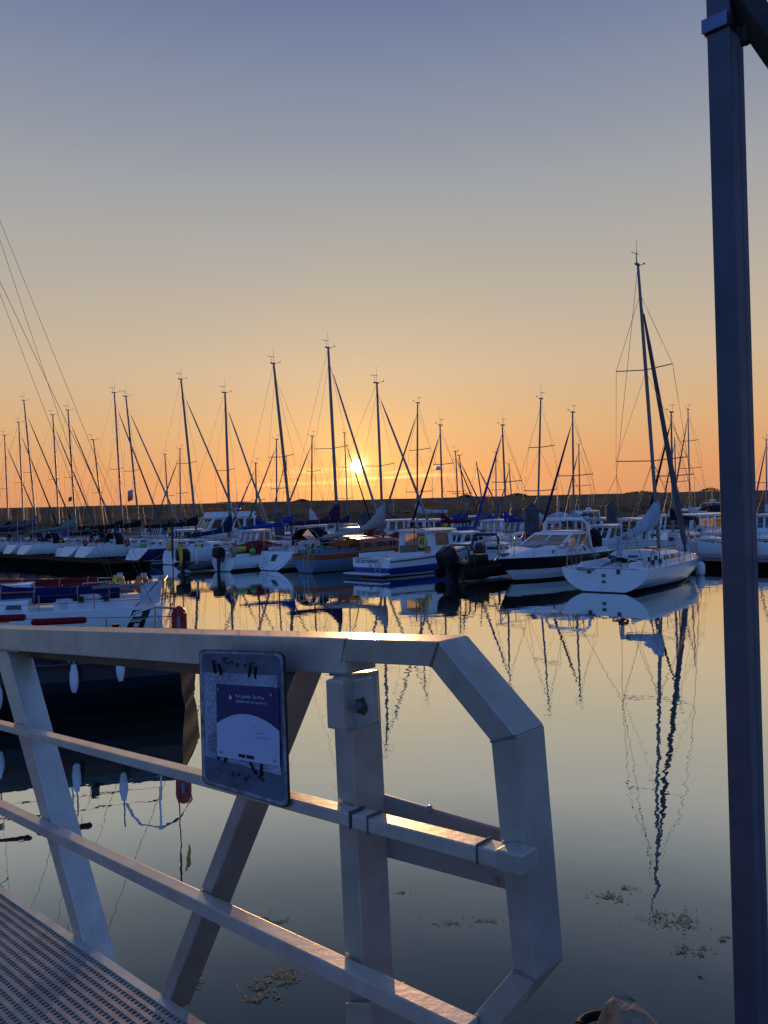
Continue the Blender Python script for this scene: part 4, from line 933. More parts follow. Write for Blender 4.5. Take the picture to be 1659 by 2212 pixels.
ph('x1', 'small far white cuddy boat left of the short mast with a left-leaning jib', 318, 90, 225, 6.5, 2.4, h=1.2)
ph('x2', 'far white cabin boat with pale canopy above the navy hulled yacht', 352, 84, 225, 7, 2.6, h=1.3, canopy=(clight, .05, .4, 1.0, 1.0))
ph('x3', 'far white sports boat left of the flybridge motor yacht', 405, 84, 225, 7.5, 2.7, t=(.3, .6), h=1.1, sill=.3, rf=.8, gm=smoked)
ph('x4', 'white cabin boat partly hidden behind the bright blue boom cover', 575, 62, 225, 7, 2.6, h=1.4, sill=.5, gm=vinyl)
ph('x5', 'far low white boat left of the pale sagging sail cover', 640, 70, 225, 7, 2.6, h=1.1)
ph('x6', 'far white boat with a small red dodger just below the sun', 765, 66, 225, 7, 2.6, t=(.45, .7), h=.9, canopy=(cred, .1, .42, 1.0, .8))
ph('x7', 'white boat with shining windscreen between the plum cover and the mahogany doghouse', 745, 56, 205, 6.5, 2.5, h=1.1, sill=.35, gm=vinyl, rf=.5)
ph('x8', 'far white cabin boat right of the thin mast pair near the yellow flag', 1006, 76, 225, 7.5, 2.7, h=1.4)
ph('x9', 'white open boat with black outboard between the thick pile and the black inflatable', 1130, 47.5, 45, 5.5, 2.2, t=(.5, .7), h=.6, sill=.25, motor=1.0)
ph('x10', 'far white wheelhouse boat right of the white radar dome', 1262, 70, 225, 8, 2.8, h=1.7, sill=.7, mast=(.4, 2.6, 4.2, 1))
ph('x11', 'far white boat with pale hood left of the black furled jib', 1405, 66, 225, 7.5, 2.7, h=1.2, canopy=(cwhite, .08, .42, 1.0, 1.2))
ph('x12', 'far white cabin boat beyond the trawler yacht roof', 1495, 88, 225, 8, 2.8, h=1.6)
ph('x13', 'white motor boat with grey tarpaulin at the far left edge', 22, 92, 225, 7.5, 2.7, h=1.4, canopy=(cgrey, .05, .4, 1.0, 1.0))
ph('x14', 'far small white boat with bright blue tarpaulin behind the maroon sprayhood yacht', 100, 86, 225, 7, 2.6, t=(.5, .7), h=.9, canopy=(cblue, .05, .46, .9, .8))
ph('x15', 'far white cabin boat behind the mast with the two pennants', 232, 88, 225, 7.5, 2.6, h=1.3)
ph('x16', 'white sloped-front boat half hidden by the raked cruiser arch', 1300, 47, 225, 6.5, 2.4, h=1.0, sill=.3, rf=.7, gm=smoked)

# service posts on the pontoon
for px, off, lb in ((1452, 10.9, 'white service post on the pontoon at the racing yacht bow'), (1512, 22.5, 'white service cabinet in front of the trawler yacht'), (1041, 11.0, 'white service post on the pontoon behind the black inflatable')):
    p = row(px, off); o = empty('service_post', (p.x, p.y, .53), R(-45), lb, 'service post', 'service posts on the pontoons')
    m = MB(); m.box((0, 0, .55), (.42, .34, 1.1), offw); m.build('cabinet', o, bevel=.03); m = MB(); m.box((0, -.18, .8), (.24, .02, .18), smoked); m.box((.12, -.18, .5), (.08, .02, .08), royal); m.build('socket_panel', o)

p_ = atd(1140, 1163, 42.7); lifebuoy(p_, R(70), 'red round lifebuoy hanging on the thick weathered pile', redp, False)
# horseshoe lifebuoys on far sterns
for key, v, lb, mm in (('blackcover', (.3, -1.0, 1.35), 'orange-red lifebuoy on the stern of the black boom cover yacht', redp), ('greycover', (.3, .5, 1.35), 'red lifebuoy on the stern of the dark grey boom cover yacht', redp),
        ('bluehull', (.35, .75, 1.4), 'red and white lifebuoy on the navy hulled yacht', redp), ('navycover', (.3, .2, 1.25), 'yellow lifebuoy on the small navy boom cover yacht', cyellow)):
    lifebuoy(world(key, v), R(45), lb, mm)
fender(world('redboom', (2.6, -1.42, .45)), 'white fender on the side of the maroon boom cover yacht', .6, .14)

# ------------------------------------------------------------------ three small keelboats beside the gangway
GK = 'keelboats moored left of the gangway'
def dirv(a): return Vector((math.sin(R(a)), math.cos(R(a)), 0))
stA = atd(346, hor(346), 20.0); stA.z = 0
oA, HA = sailboat('keelA', 'white keelboat with blue boom cover and black emblem on its stern quarter', (0, 0), (0, 0), 0, 8.2, 2.5, .80, .95, cover=mat('ink_blue_canvas', (.010, .014, .085), .85, var=.35, scale=3, bump=.5, spec=.15),
    jib=None, lvl=2, nsp=1, tw=.72, rs_=-.05, ang=-103, group=GK, pos=stA, Ht=11.8, rk=-.5, wr=.005, zb=1.17, bl=3.55, drop=.0, up=.3, rb=.18, low=.24, whl=False, pushp=False, gear=1, coach=(.38, .66, .55, .26))
m = MB(); loA = lambda px, py, Z: Matrix.Rotation(-oA.rotation_euler[2], 4, 'Z') @ (atd(px, py, Z) - oA.location)
m.tube([(4.1, 0, 11.6), loA(250, 1268, 19.5)], .005, wire, 4); m.build('topping_lift', oA)
# visible side is port (local -x is the stern); emblem follows the hull side
sdA = 1
m = MB()
def hp(t, z, out=.012): return HA.pt(t, z, sdA, out)
def patch(ts, zs, mm, b, out):
    n = 6; vs = []; fs = []
    for i in range(n + 1):
        t_ = ts[0] + (ts[1] - ts[0]) * i / n
        for z_ in zs: vs.append(hp(t_ + (z_ - zs[0]) * -.04, z_, out))
    for i in range(n): fs.append((2 * i, 2 * i + 1, 2 * i + 3, 2 * i + 2))
    b.add(vs, fs, mm)
patch((.042, .092), (.54, .76), black, m, .012); patch((.055, .105), (.28, .52), black, m, .012)
patch((.060, .078), (.60, .70), white, m, .016); patch((.060, .098), (.47, .50), white, m, .016); patch((.068, .082), (.34, .43), white, m, .016); m.build('hull_emblem', oA)
m = MB(); pts = [(.55, .95, .84), (.10, 1.0, 1.42), (-.12, .85, 1.45), (-.1, .85, .84)]
m.tube([(.62, .92, .80), (.10, .95, 1.38), (-.1, .86, 1.44), (-.02, .86, .80)], .016, aludk, 6); m.tube([(.62, -.92, .80), (.10, -.95, 1.38), (-.1, -.86, 1.44), (-.02, -.86, .80)], .016, aludk, 6); m.tube([(-.1, .86, 1.44), (-.1, -.86, 1.44)], .016, aludk, 6); m.build('pushpit', oA)
m = MB(); m.poly([(.50, .97, .90), (.44, .98, 1.35), (.30, .98, 1.43), (.02, .93, 1.46), (-.06, .90, 1.42), (.02, .90, .90)], (0, -.03, 0), cwhite); m.build('stern_dodger', oA)
m = MB(); m.tube([(.1, .2, 1.33), (1.7, .1, 1.27)], .045, alu, 8); m.build('spinnaker_pole', oA)
stC = atd(262, hor(262), 23.4); stC.z = 0
oC, HC = sailboat('keelC', 'white keelboat with dark red boom cover behind the blue covered one', (0, 0), (0, 0), 0, 8.0, 2.5, .75, .95, cover=cred, jib=None, lvl=1, nsp=1, tw=.7, rs_=.0, ang=-100, group=GK, pos=stC, Ht=12.5, rk=-.3, wr=.006, zb=1.06, bl=3.75, drop=.04, up=.2, rb=.20, low=.2, whl=False, gear=1)
lifebuoy(world('keelC', (.05, .55, 1.12)), R(-10), 'yellow horseshoe lifebuoy on the rail of the red boom cover keelboat', cyellow, True, .9)
lifebuoy(world('keelC', (-.62, .5, 1.05)), R(-10), 'orange horseshoe lifebuoy on the rail of the red boom cover keelboat', corange, True, 1.0)
stB = atd(398, hor(398), 12.6); stB.z = 0
oB, HB = sailboat('keelB', 'black hulled keelboat under the handrail with rolled red lee cloths', (0, 0), (0, 0), 0, 8.3, 2.6, .86, 1.0, mh=mat('black_topsides', (.006, .006, .012), .25, var=.3, coat=.2), stripe=mat('black_topsides', (0, 0, 0)), cover=None, mtr=rubber, jib=None, lvl=2, nsp=1, tw=.70, rs_=-.02, ang=-96, group=GK,
    pos=stB, Ht=10.3, rk=-.4, wr=.004, zb=1.9, bl=1.3, whl=False, gear=1, pushp=False, coach=(.36, .66, .55, .3))
m = MB()
for x0_, x1_ in ((1.3, 2.05), (2.12, 2.9)):
    t0, t1 = x0_ / 8.3, x1_ / 8.3; m.tube([HB.pt(t, HB.sheer(t), 1) + Vector((0, -.04, .74 if x0_ > 2.1 else .66)) for t in (t0, t0 + .004, t1 - .004, t1)], [.03, .05, .05, .03], cred, 8)
m.build('lee_cloth', oB)
loc = lambda px, py, Z: Matrix.Rotation(-oB.rotation_euler[2], 4, 'Z') @ (atd(px, py, Z) - oB.location)
m = MB(); m.tube([loc(*q) for q in ((262, 1372, 11.5), (277, 1346, 11.5), (292, 1324, 11.55), (335, 1311, 11.6), (375, 1314, 11.8), (403, 1326, 12.2), (400, 1332, 12.6), (383, 1342, 13.2), (379, 1380, 13.3))], .018, steel, 7); m.tube([loc(335, 1311, 11.6), loc(337, 1400, 11.6)], .016, steel, 6); m.build('pushpit', oB)
for px_, py_, lb in ((160, 1466, 'white fender hanging on the black hull left of the sign'), (260, 1441, 'white fender on the black hull half hidden by the handrail'), (-4, 1502, 'white fender on the black hull at the left picture edge')):
    fender(atd(px_, py_, 11.12), lb, .40, .062, 'white fenders on the black hulled keelboat')
p_ = atd(386, 1338, 12.3); o = empty('rescue_sling', p_, R(6), 'red rounded rescue sling case on the stern rail of the black keelboat', 'rescue sling'); m = MB()
m.poly([(.12, 0, -.22), (.12, 0, .1), (.08, 0, .18), (0, 0, .22), (-.08, 0, .18), (-.12, 0, .1), (-.12, 0, -.22)], (0, .08, 0), redp); m.build('case', o, bevel=.02); m = MB(); m.box((0, -.012, -.05), (.05, .02, .2), greyblue); m.box((.06, -.012, .0), (.03, .02, .03), black); m.build('strap', o)
p_ = atd(377, 1342, 12.25); o = empty('danbuoy', p_, 0, 'thin red danbuoy pole with black top and furled yellow flag on the black keelboat', 'danbuoy'); m = MB(); m.tube([(0, 0, 0), (.0, 0, 1.25)], .010, redp, 6); m.tube([(0, 0, 1.0), (0, 0, 1.62)], .017, black, 6); m.build('pole', o)
m = MB(); m.add([(.06, 0, 1.28), (.16, 0, 1.18), (.15, .03, .98), (.12, 0, .86), (.10, .02, 1.05)], [(0, 1, 2, 3, 4)], cyellow); m.build('flag_cloth', o)

# ------------------------------------------------------------------ gangway with handrail
GH = Vector((-1.0333, 1.0, 0)).normalized(); GS = -.1003 / 1.4379      # horizontal run direction, slope
GN = Vector((GH.y, -GH.x, 0))                                          # away from the camera
Q1 = Vector((.1045, 1.546, EYE - .263))
def gp(px, py, off=0.0):
    rx, rz = ray(px, py); q = Q1 + GN * off; k = (q.x * GN.x + q.y * GN.y) / (rx * GN.x + GN.y)
    return Vector((rx * k, k, EYE + rz * k))
def gt(p): return (p - Q1).dot(GH)
def gline(a, b, off=0.0):
    pa, pb = gp(*a, off), gp(*b, off); ta, tb = gt(pa), gt(pb)
    def f(t):
        z = pa.z + (pb.z - pa.z) * (t - ta) / (tb - ta); q = Q1 + GH * t + GN * off; return Vector((q.x, q.y, z))
    return f
rail = mat('weathered_rail_aluminium', (.62, .585, .49), .38, metal=.35, var=.2, scale=9, bump=.10, dirt=(.45, .42, .345), coat=.5)
railp = mat('painted_rail_aluminium', (.57, .535, .445), .38, metal=.5, var=.25, scale=7, bump=.10, dirt=(.40, .37, .30), coat=.25)
weld = mat('grimy_joint', (.12, .12, .12), .7, var=.4)
gz0 = gp(290, 2112).z; gt0 = gt(gp(290, 2112))
org = Q1 + GH * 0; deck_z = lambda t: gz0 + GS * (t - gt0)
gw = empty('gangway', (org.x, org.y, deck_z(0)), 0, 'aluminium gangway with perforated deck and angular handrail in the foreground', 'gangway')
IN = Matrix.Translation(-Vector((org.x, org.y, deck_z(0))))
def gbuild(mb, name, parent=None, bevel=.004):
    o = mb.build(name, None, bevel); me = o.data; me.transform(IN); o.parent = parent or gw; return o
def slab(pts, o0, o1, m, mb=None):
    mb = mb or MB(); mb.poly([gp(*p, o0) for p in pts], GN * (o1 - o0), m); return mb
# top rail: main box section and thinner end section
tf = gline((0, 1357), (746, 1379)); bf = gline((0, 1404), (746, 1458)); ts_ = gt(gp(744, 1380))
m = MB(); m.poly([tf(ts_), tf(9.0), bf(9.0), bf(ts_)], GN * .10, rail); gbuild(m, 'top_rail')
flange_brown = mat('brown_flange_metal', (.20, .15, .09), .6, metal=.3, var=.3, scale=6)  # plain brown for the rear flange, varied by noise
m = MB(); rf_ = gline((62, 1419), (428, 1456), .094); m.poly([bf(ts_ + .3) + GN * .094, bf(9.0) + GN * .094, rf_(9.0), rf_(ts_ + .3)], GN * .005, flange_brown); gbuild(m, 'rear_flange', bevel=0)
loop = MB()
slab([(746, 1380), (947, 1386), (929, 1440), (738, 1430)], .001, .097, railp, loop)
slab([(947, 1386), (1115, 1590), (1060, 1602), (929, 1440)], .001, .097, railp, loop)
slab([(1115, 1590), (1158, 2120), (1108, 2094), (1060, 1602)], .001, .097, railp, loop)
slab([(1158, 2120), (985, 2330), (930, 2300), (1108, 2094)], .001, .097, railp, loop)
lo_ = gbuild(loop, 'end_loop', bevel=.003)
beadm = mat('weld_bead', (.34, .33, .31), .5, metal=.7, var=.5, scale=160, dirt=(.14, .13, .12))
def bead(pts, parent, off=0.0, r=.0026):
    P_ = [gp(*p, off) for p in pts]; b_ = MB(); n_ = 14
    for a_, c_ in zip(P_[:-1], P_[1:]): b_.tube([a_.lerp(c_, k / n_) for k in range(n_ + 1)], [r * random.uniform(.75, 1.3) for _ in range(n_ + 1)], beadm, 6)
    gbuild(b_, 'weld', parent, bevel=0)
bead([(947, 1386), (929, 1440)], lo_); bead([(1115, 1590), (1060, 1602)], lo_); bead([(1158, 2120), (1108, 2094)], lo_)
bead([(745, 1381), (738, 1430)], lo_, .0, .0014)
bead([(0, 1405), (40, 1408)], gw, .0, .003); bead([(712, 1457), (752, 1459)], gw, .0, .003); bead([(608, 1450), (642, 1452)], gw, .0, .003)
m = MB(); slab([(1122, 1612), (1160, 2010), (1150, 2010), (1114, 1612)], -.0, -.003, railp, m)
# post between main rail and foot
post = slab([(716, 1462), (754, 1462), (790, 2240), (752, 2240)], .004, .102, railp); po = gbuild(post, 'post')
foot = MB()
for o0, o1 in ((-.012, .0), (.106, .118)): slab([(744, 2168), (800, 2168), (806, 2270), (750, 2270)], o0, o1, railp, foot)
slab([(744, 2168), (749, 2168), (755, 2270), (750, 2270)], .0, .106, railp, foot); slab([(800, 2168), (805, 2168), (811, 2270), (806, 2270)], .0, .106, railp, foot); gbuild(foot, 'post_socket', bevel=.002)
# struts
st1 = slab([(-14, 1400), (12, 1400), (204, 2125), (188, 2125)], .002, .098, rail); gbuild(st1, 'strut')
st2 = slab([(612, 1450), (640, 1450), (352, 2200), (326, 2200)], .002, .098, railp); gbuild(st2, 'strut')
st3 = MB(); a_, b_ = bf(3.6), bf(2.95)
for ta, tb in ((2.7, 3.35), (4.1, 3.5), (4.3, 5.0), (5.9, 5.2)):
    A1, B1 = Q1 + GH * ta, Q1 + GH * tb; s_ = MB(); zt_ = bf(ta).z + .01; zb_ = deck_z(tb) - .03
    s_.poly([(A1.x, A1.y, zt_), tuple(Vector((A1.x, A1.y, zt_)) + GH * .05), tuple(Vector((B1.x, B1.y, zb_)) + GH * .05), (B1.x, B1.y, zb_)], GN * .096, rail); gbuild(s_, 'strut')
# mid rails run in front of the struts
def midrail(top, bot, t_near, m_, name='mid_rail'):
    f1, f2 = gline(*top, off=-.046), gline(*bot, off=-.046); b = MB(); b.poly([f1(t_near), f1(7.5), f2(7.5), f2(t_near)], GN * .044, m_); return gbuild(b, name, bevel=.003)
t_j = gt(gp(757, 1770, -.046))
midrail(((0, 1565), (1085, 1843)), ((0, 1578), (1085, 1880)), t_j + .004, rail)
f1, f2 = gline((0, 1565), (1085, 1843), -.047), gline((0, 1578), (1085, 1880), -.047)
t_e = gt(gp(1128, 1850, -.047)); b = MB(); b.poly([f1(t_e), f1(t_j - .004), f2(t_j - .004), f2(t_e)], GN * .045, rail); o = gbuild(b, 'mid_rail', bevel=.003)
b = MB(); f1b, f2b = gline((0, 1561), (1085, 1838), -.050), gline((0, 1581), (1085, 1884), -.050)
b.poly([f1b(t_e - .002), f1b(t_e + .055), f2b(t_e + .055), f2b(t_e - .002)], GN * .049, railp); gbuild(b, 'end_cap', o, bevel=.003)
for t_ in (t_j, t_j - .055, t_e + .10):
    b = MB(); b.poly([f1b(t_ - .0012), f1b(t_ + .0012), f2b(t_ + .0012), f2b(t_ - .0012)], GN * .047, weld); gbuild(b, 'joint', o, bevel=0)
midrail(((0, 1743), (756, 2103)), ((0, 1761), (723, 2125)), gt(gp(1003, 2215, -.046)), rail)
# flat kick board behind the post
b = MB(); b.poly([gp(820, 1715, .10), gp(1100, 1797, .10), gp(1112, 1928, .10), gp(830, 1852, .10)], GN * .012, mat('kick_plate_metal', (.36, .34, .30), .5, metal=.3, var=.3, scale=6)); kb = gbuild(b, 'kick_board')
b = MB()
for p in ((885, 1812), (930, 1745), (1072, 1902)):
    c = gp(*p, .098); b.tube([c, c - GN * .006], .007, steel, 8)
gbuild(b, 'rivet', kb, bevel=0)
# latch block on the post
b = MB(); slab([(702, 1468), (738, 1472), (742, 1580), (706, 1574)], -.055, .0, railp, b); slab([(744, 1472), (800, 1460), (806, 1566), (748, 1584)], -.022, .002, railp, b); lb_ = gbuild(b, 'latch_block', po, bevel=.005)
b = MB(); c = gp(778, 1525, -.024); b.tube([c, c - GN * .012], [.011, .008], weld, 10); gbuild(b, 'bolt', lb_, bevel=0)
rust = mat('rust_stain', (.10, .055, .03), .9, var=.4, scale=40)
b = MB(); b.add([c - GN * .0 + Vector((0, 0, 0)) + GH * .022 * math.cos(a) * random.uniform(.7, 1.1) + Vector((0, 0, .022 * math.sin(a) * random.uniform(.7, 1.2))) for a in [k * .524 for k in range(12)]], [tuple(range(12))], rust); gbuild(b, 'bolt_stain', lb_, bevel=0)
# grating deck
gr_m = mat('grating_metal', (.46, .42, .35), .5, metal=.4, var=.3, scale=12, dirt=(.30, .27, .225), bump=.1)
dn = Vector((GH.x, GH.y, GS)).normalized(); b = MB(); up = dn.cross(-GN).normalized(); up = up if up.z > 0 else -up
def dpt(t, n, h=0): q_ = Q1 + GH * t + GN * n; return Vector((q_.x, q_.y, deck_z(t) + h))
T0, T1, N0, N1 = -.55, 6.0, -1.25, -.0
def bar(a, c, w, h):
    d = (c - a).normalized(); s_ = d.cross(Vector((0, 0, 1))).normalized() * w / 2; z = Vector((0, 0, -h))
    b.add([a - s_, a + s_, c + s_, c - s_, a - s_ + z, a + s_ + z, c + s_ + z, c - s_ + z], [(0, 1, 2, 3), (0, 4, 5, 1), (1, 5, 6, 2), (2, 6, 7, 3), (3, 7, 4, 0)], gr_m)
n = N0
while n < N1 - .02: bar(dpt(T0, n), dpt(T1, n), .0145, .022); n += .030
k = T0; 
while k < 4.2: bar(dpt(k, N0, -.0015), dpt(k, N1 - .015, -.0015), .0085, .02); k += .0215
gbuild(b, 'perforated_deck', bevel=0)
b = MB(); a_, c_ = dpt(T0, N1 - .012, .003), dpt(T1, N1 - .012, .003); bar(a_, c_, .03, .10)
b.m = [b.mi(rail)] * len(b.f); gbuild(b, 'side_beam', bevel=0)
b = MB()
for t in [T0 + .1 + .6 * i for i in range(11)]: b.box(dpt(t, -.62, -.10), (.05, 1.2, .10), aludk, Matrix.Rotation(math.atan2(GN.y, GN.x) - math.pi / 2, 3, 'Z'))
gbuild(b, 'cross_beam', bevel=0)

# ------------------------------------------------------------------ notice plate on the handrail
sg = [(428, 1403), (613, 1408), (625, 1749), (436, 1692)]
SO = -.058
def sp_(u, v, off=SO):
    a, b_, c, d = [gp(*p, off) for p in sg]; return (a.lerp(b_, u)).lerp(d.lerp(c, u), v)
def sq(pts, off, th, m, mb): mb.poly([sp_(u, v, off) for u, v in pts], GN * th, m)
s0 = sp_(.5, 1); sgn = empty('notice_plate', s0, 0, 'worn blue metal notice plate with a small printed poster, fixed to the handrail', 'notice plate')
SI = Matrix.Translation(-s0)
def sbuild(mb, name, parent=None, bevel=0.0): o = mb.build(name, None, bevel); o.data.transform(SI); o.parent = parent or sgn; return o
def rrect(u0, v0, u1, v1, r, rv):
    pts = []
    for cx_, cy_, a0 in ((u1 - r, v0 + rv, -90), (u1 - r, v1 - rv, 0), (u0 + r, v1 - rv, 90), (u0 + r, v0 + rv, 180)):
        for k in range(5): a = R(a0 + k * 22.5); pts.append((cx_ + r * math.cos(a), cy_ + rv * math.sin(a)))
    return pts
rustm = mat('rusty_edge', (.055, .030, .024), .85, var=.6, scale=14, dirt=(.012, .009, .010), bump=.6)
enamel = mat('worn_blue_enamel', (.12, .15, .22), .6, var=.4, scale=12, dirt=(.04, .05, .085), bump=.25)
def speck():
    m = mat('peeling_white_panel', (.50, .53, .60), .7, var=.3, scale=14, bump=.3)
    t = m.node_tree; p = t.nodes['Principled BSDF']; c = N(t, 'ShaderNodeTexCoord')
    a = N(t, 'ShaderNodeTexNoise'); a.inputs['Scale'].default_value = 170; a.inputs['Detail'].default_value = 5; L(t, c.outputs['Object'], a.inputs[0])
    d = N(t, 'ShaderNodeTexNoise'); d.inputs['Scale'].default_value = 9; d.inputs['Detail'].default_value = 3; L(t, c.outputs['Object'], d.inputs[0])
    s = M_(t, 'ADD', M_(t, 'MULTIPLY', a.outputs[0], .6), M_(t, 'MULTIPLY', d.outputs[0], .5))
    L(t, ramp(t, s, [(.44, (.12, .15, .24, 1)), (.58, (.36, .40, .50, 1)), (.72, (.55, .58, .64, 1))]), p.inputs['Base Color']); return m
b = MB(); sq(rrect(0, 0, 1, 1, .07, .045), SO, .006, rustm, b); sbuild(b, 'backing_plate', bevel=.003)
b = MB(); sq(rrect(.014, .008, .985, .99, .066, .043), SO - .0015, .002, mat('pale_worn_border', (.36, .38, .42), .7, var=.6, scale=30, dirt=(.05, .04, .04)), b); sbuild(b, 'worn_border')
b = MB(); sq(rrect(.045, .026, .955, .965, .06, .04), SO - .003, .004, enamel, b); en = sbuild(b, 'enamel_face', bevel=.0015)
b = MB(); sq([(.055, .165), (.92, .155), (.925, .795), (.06, .79)], SO - .0045, .0012, speck(), b); sbuild(b, 'panel', en)
pn = mat('poster_navy', (.018, .024, .13), .45, var=.2, scale=9); pw = mat('poster_white', (.52, .58, .78), .5, var=.08, scale=5); ink = mat('ink', (.01, .01, .02), .6)
P4 = [(466.7, 1477.6), (601.5, 1486), (604.6, 1656.5), (469.4, 1633.6)]
def pp(u, v, off=SO - .007):
    a, b_, c, d = [gp(*p, off) for p in P4]; return (a.lerp(b_, u)).lerp(d.lerp(c, u), v)
b = MB(); b.poly([pp(0, 0), pp(1, 0), pp(1, 1), pp(0, 1)], GN * .0022, pn); ps = sbuild(b, 'poster')
b = MB(); arc = [(k / 16, .375 + .17 * (2 * k / 16 - 1) ** 2) for k in range(17)]
b.add([pp(u, v, SO - .0078) for u, v in arc] + [pp(1, .998, SO - .0078), pp(0, .998, SO - .0078)], [tuple(range(19))], pw); sbuild(b, 'arched_field', ps)
XD = (pp(1, .2) - pp(0, .2)).normalized(); ZD = Vector((0, 0, 1)); ND = XD.cross(ZD).normalized(); ZD = ND.cross(XD)
if ND.dot(GN) > 0: pass
def ptext(s, u, v, sz, m, al='LEFT'):
    p = pp(u, v, SO - .0085) - s0; Mx = Matrix(((XD.x, ZD.x, -GN.x, p.x), (XD.y, ZD.y, -GN.y, p.y), (XD.z, ZD.z, -GN.z, p.z), (0, 0, 0, 1))); return text('poster_lettering', s, sz, Mx, m, ps, al, .0002)
ptext("Port Joinville - Ile d'Yeu", .33, .165, .0125, pw); ptext("l'application pour tous vos services !", .33, .225, .0088, pw)
b = MB(); c = pp(.24, .17, SO - .0085); b.add([c + XD * x + ZD * z for x, z in ((-.006, -.005), (.006, -.005), (.007, .002), (0, .007), (-.006, .003))], [(0, 1, 2, 3, 4)], pw); sbuild(b, 'emblem', ps)
b = MB()
for u0, u1 in ((.36, .47), (.49, .61)): b.add([pp(u0, .915, SO - .0085), pp(u1, .918, SO - .0085), pp(u1, .965, SO - .0085), pp(u0, .962, SO - .0085)], [(0, 1, 2, 3)], ink)
sbuild(b, 'badge', ps)
pale = mat('pale_print', (.34, .40, .66), .5)
b = MB()
for u0, u1, v0 in ((.62, .66, .52), (.64, .78, .60), (.64, .86, .655)): b.add([pp(u0, v0, SO - .0085), pp(u1, v0 + .004, SO - .0085), pp(u1, v0 + .02, SO - .0085), pp(u0, v0 + .016, SO - .0085)], [(0, 1, 2, 3)], pale)
sbuild(b, 'pale_lines', ps)
b = MB()
for u, v in ((.05, .07), (.90, .09), (.07, .93), (.93, .93)): c = pp(u, v, SO - .0085); b.tube([c, c - GN * .003], .0036, steel, 10)
sbuild(b, 'screw', ps)
Z2 = lambda u0, v0, u1, v1, w, b: sq([(u0, v0), (u0 + w, v0), (u1 + w, v1), (u1, v1)], SO - .006, .0012, cblack, b)
for q_ in ((.17, .075, .20, .17, .026), (.24, .10, .27, .18, .028), (.62, .10, .60, .18, .022), (.68, .10, .67, .185, .022), (.215, .655, .205, .79, .03), (.35, .67, .28, .80, .03), (.53, .69, .64, .83, .03), (.71, .70, .70, .83, .03)):
    b = MB(); Z2(*q_, b); sbuild(b, 'strap', en)
for k in range(26):
    b = MB()
    u, v = (random.uniform(.2, .68), random.gauss(.087, .014)) if k < 16 else (random.uniform(.2, .75), random.gauss(.86, .012)); c = sp_(u, v, SO - .0042); rr = random.uniform(.002, .007)
    b.add([c + XD * rr * 1.8 * math.cos(a) * random.uniform(.6, 1) + ZD * rr * math.sin(a) * random.uniform(.6, 1) for a in [i * .785 for i in range(8)]], [tuple(range(8))], rustm)
    sbuild(b, 'rust_patch', en)

# ------------------------------------------------------------------ blue steel post on the right with clamp and brace
bluep = mat('navy_steel_paint', (.090, .098, .130), .55, metal=.15, var=.3, scale=6, bump=.12, coat=.1)
bluel = mat('pale_blue_paint_and_light', (.16, .22, .42), .5, var=.2)  # clamp plate colour; also the painted-in skylight on the brace top
rustd = mat('rusty_dark_steel', (.045, .040, .030), .75, metal=.3, var=.6, scale=9, dirt=(.020, .012, .010), bump=.4)
pc0 = atd(1606, 1106, 2.0)
pr = empty('steel_post', (pc0.x, pc0.y, 1.5), 0, 'tall dark blue square steel post with clamp and diagonal brace at the right', 'post')
C0 = Vector((pc0.x, pc0.y, 0)); PI_ = Matrix.Translation(-Vector((pc0.x, pc0.y, 1.5)))
def pbuild(mb, name, bevel=.003, parent=None): o = mb.build(name, None, bevel); o.data.transform(PI_); o.parent = parent or pr; return o
def foot4(d0, d1, n0, n1): return [C0 + GH * d0 + GN * n0, C0 + GH * d1 + GN * n0, C0 + GH * d1 + GN * n1, C0 + GH * d0 + GN * n1]
b = MB(); b.poly([p + Vector((0, 0, 1.5)) for p in foot4(0, .060, 0, .10)], (0, 0, 4.2), bluep); pbuild(b, 'shaft', .004)
b = MB(); b.poly([p + Vector((0, 0, 1.5)) for p in foot4(-.0008, .0, .058, .060)], (0, 0, 4.2), bluep); pbuild(b, 'weld_seam', 0)
zc = atd(1560, 28, 2.0).z
b = MB(); b.poly([p + Vector((0, 0, zc - .035)) for p in foot4(-.006, .068, -.006, .106)], (0, 0, .04), rustd); cl = pbuild(b, 'clamp', .008)
b = MB(); b.poly([p + Vector((0, 0, zc - .03)) for p in foot4(.004, .070, -.010, -.0062)], (0, 0, .038), bluel); pbuild(b, 'clamp_plate', .003)
b = MB(); a_, c_ = atd(1566, -55, 2.05), atd(1790, 265, 1.85); d = (c_ - a_).normalized(); s_ = d.cross(Vector((0, 1, 0))).normalized()
s_ = s_ if s_.z > 0 else -s_; wv = Vector((0, 1, 0)) - d * d.y; wv.normalize()
b.poly([a_ - s_ * .028 - wv * .03, a_ + s_ * .028 - wv * .03, a_ + s_ * .028 + wv * .03, a_ - s_ * .028 + wv * .03], c_ - a_, rustd); pbuild(b, 'brace', .004)
b = MB(); b.poly([a_ + s_ * .030 - wv * .034, a_ + s_ * .085 - wv * .034, a_ + s_ * .085 - wv * .028, a_ + s_ * .030 - wv * .028], c_ - a_, bluel); pbuild(b, 'blue_lit_top', .002)  # pale blue strip: skylight on the brace's upper side, put in as colour
b = MB(); c = atd(1610, 84, 2.0); b.tube([c + Vector((0, 0, .03)), c - Vector((0, 0, .012))], .014, rustd, 8); pbuild(b, 'bolt', 0)
b = MB(); b.poly([p + Vector((0, 0, 1.502)) for p in foot4(-.05, .11, -.05, .15)], (0, 0, .012), bluep); pbuild(b, 'base_plate', .002)

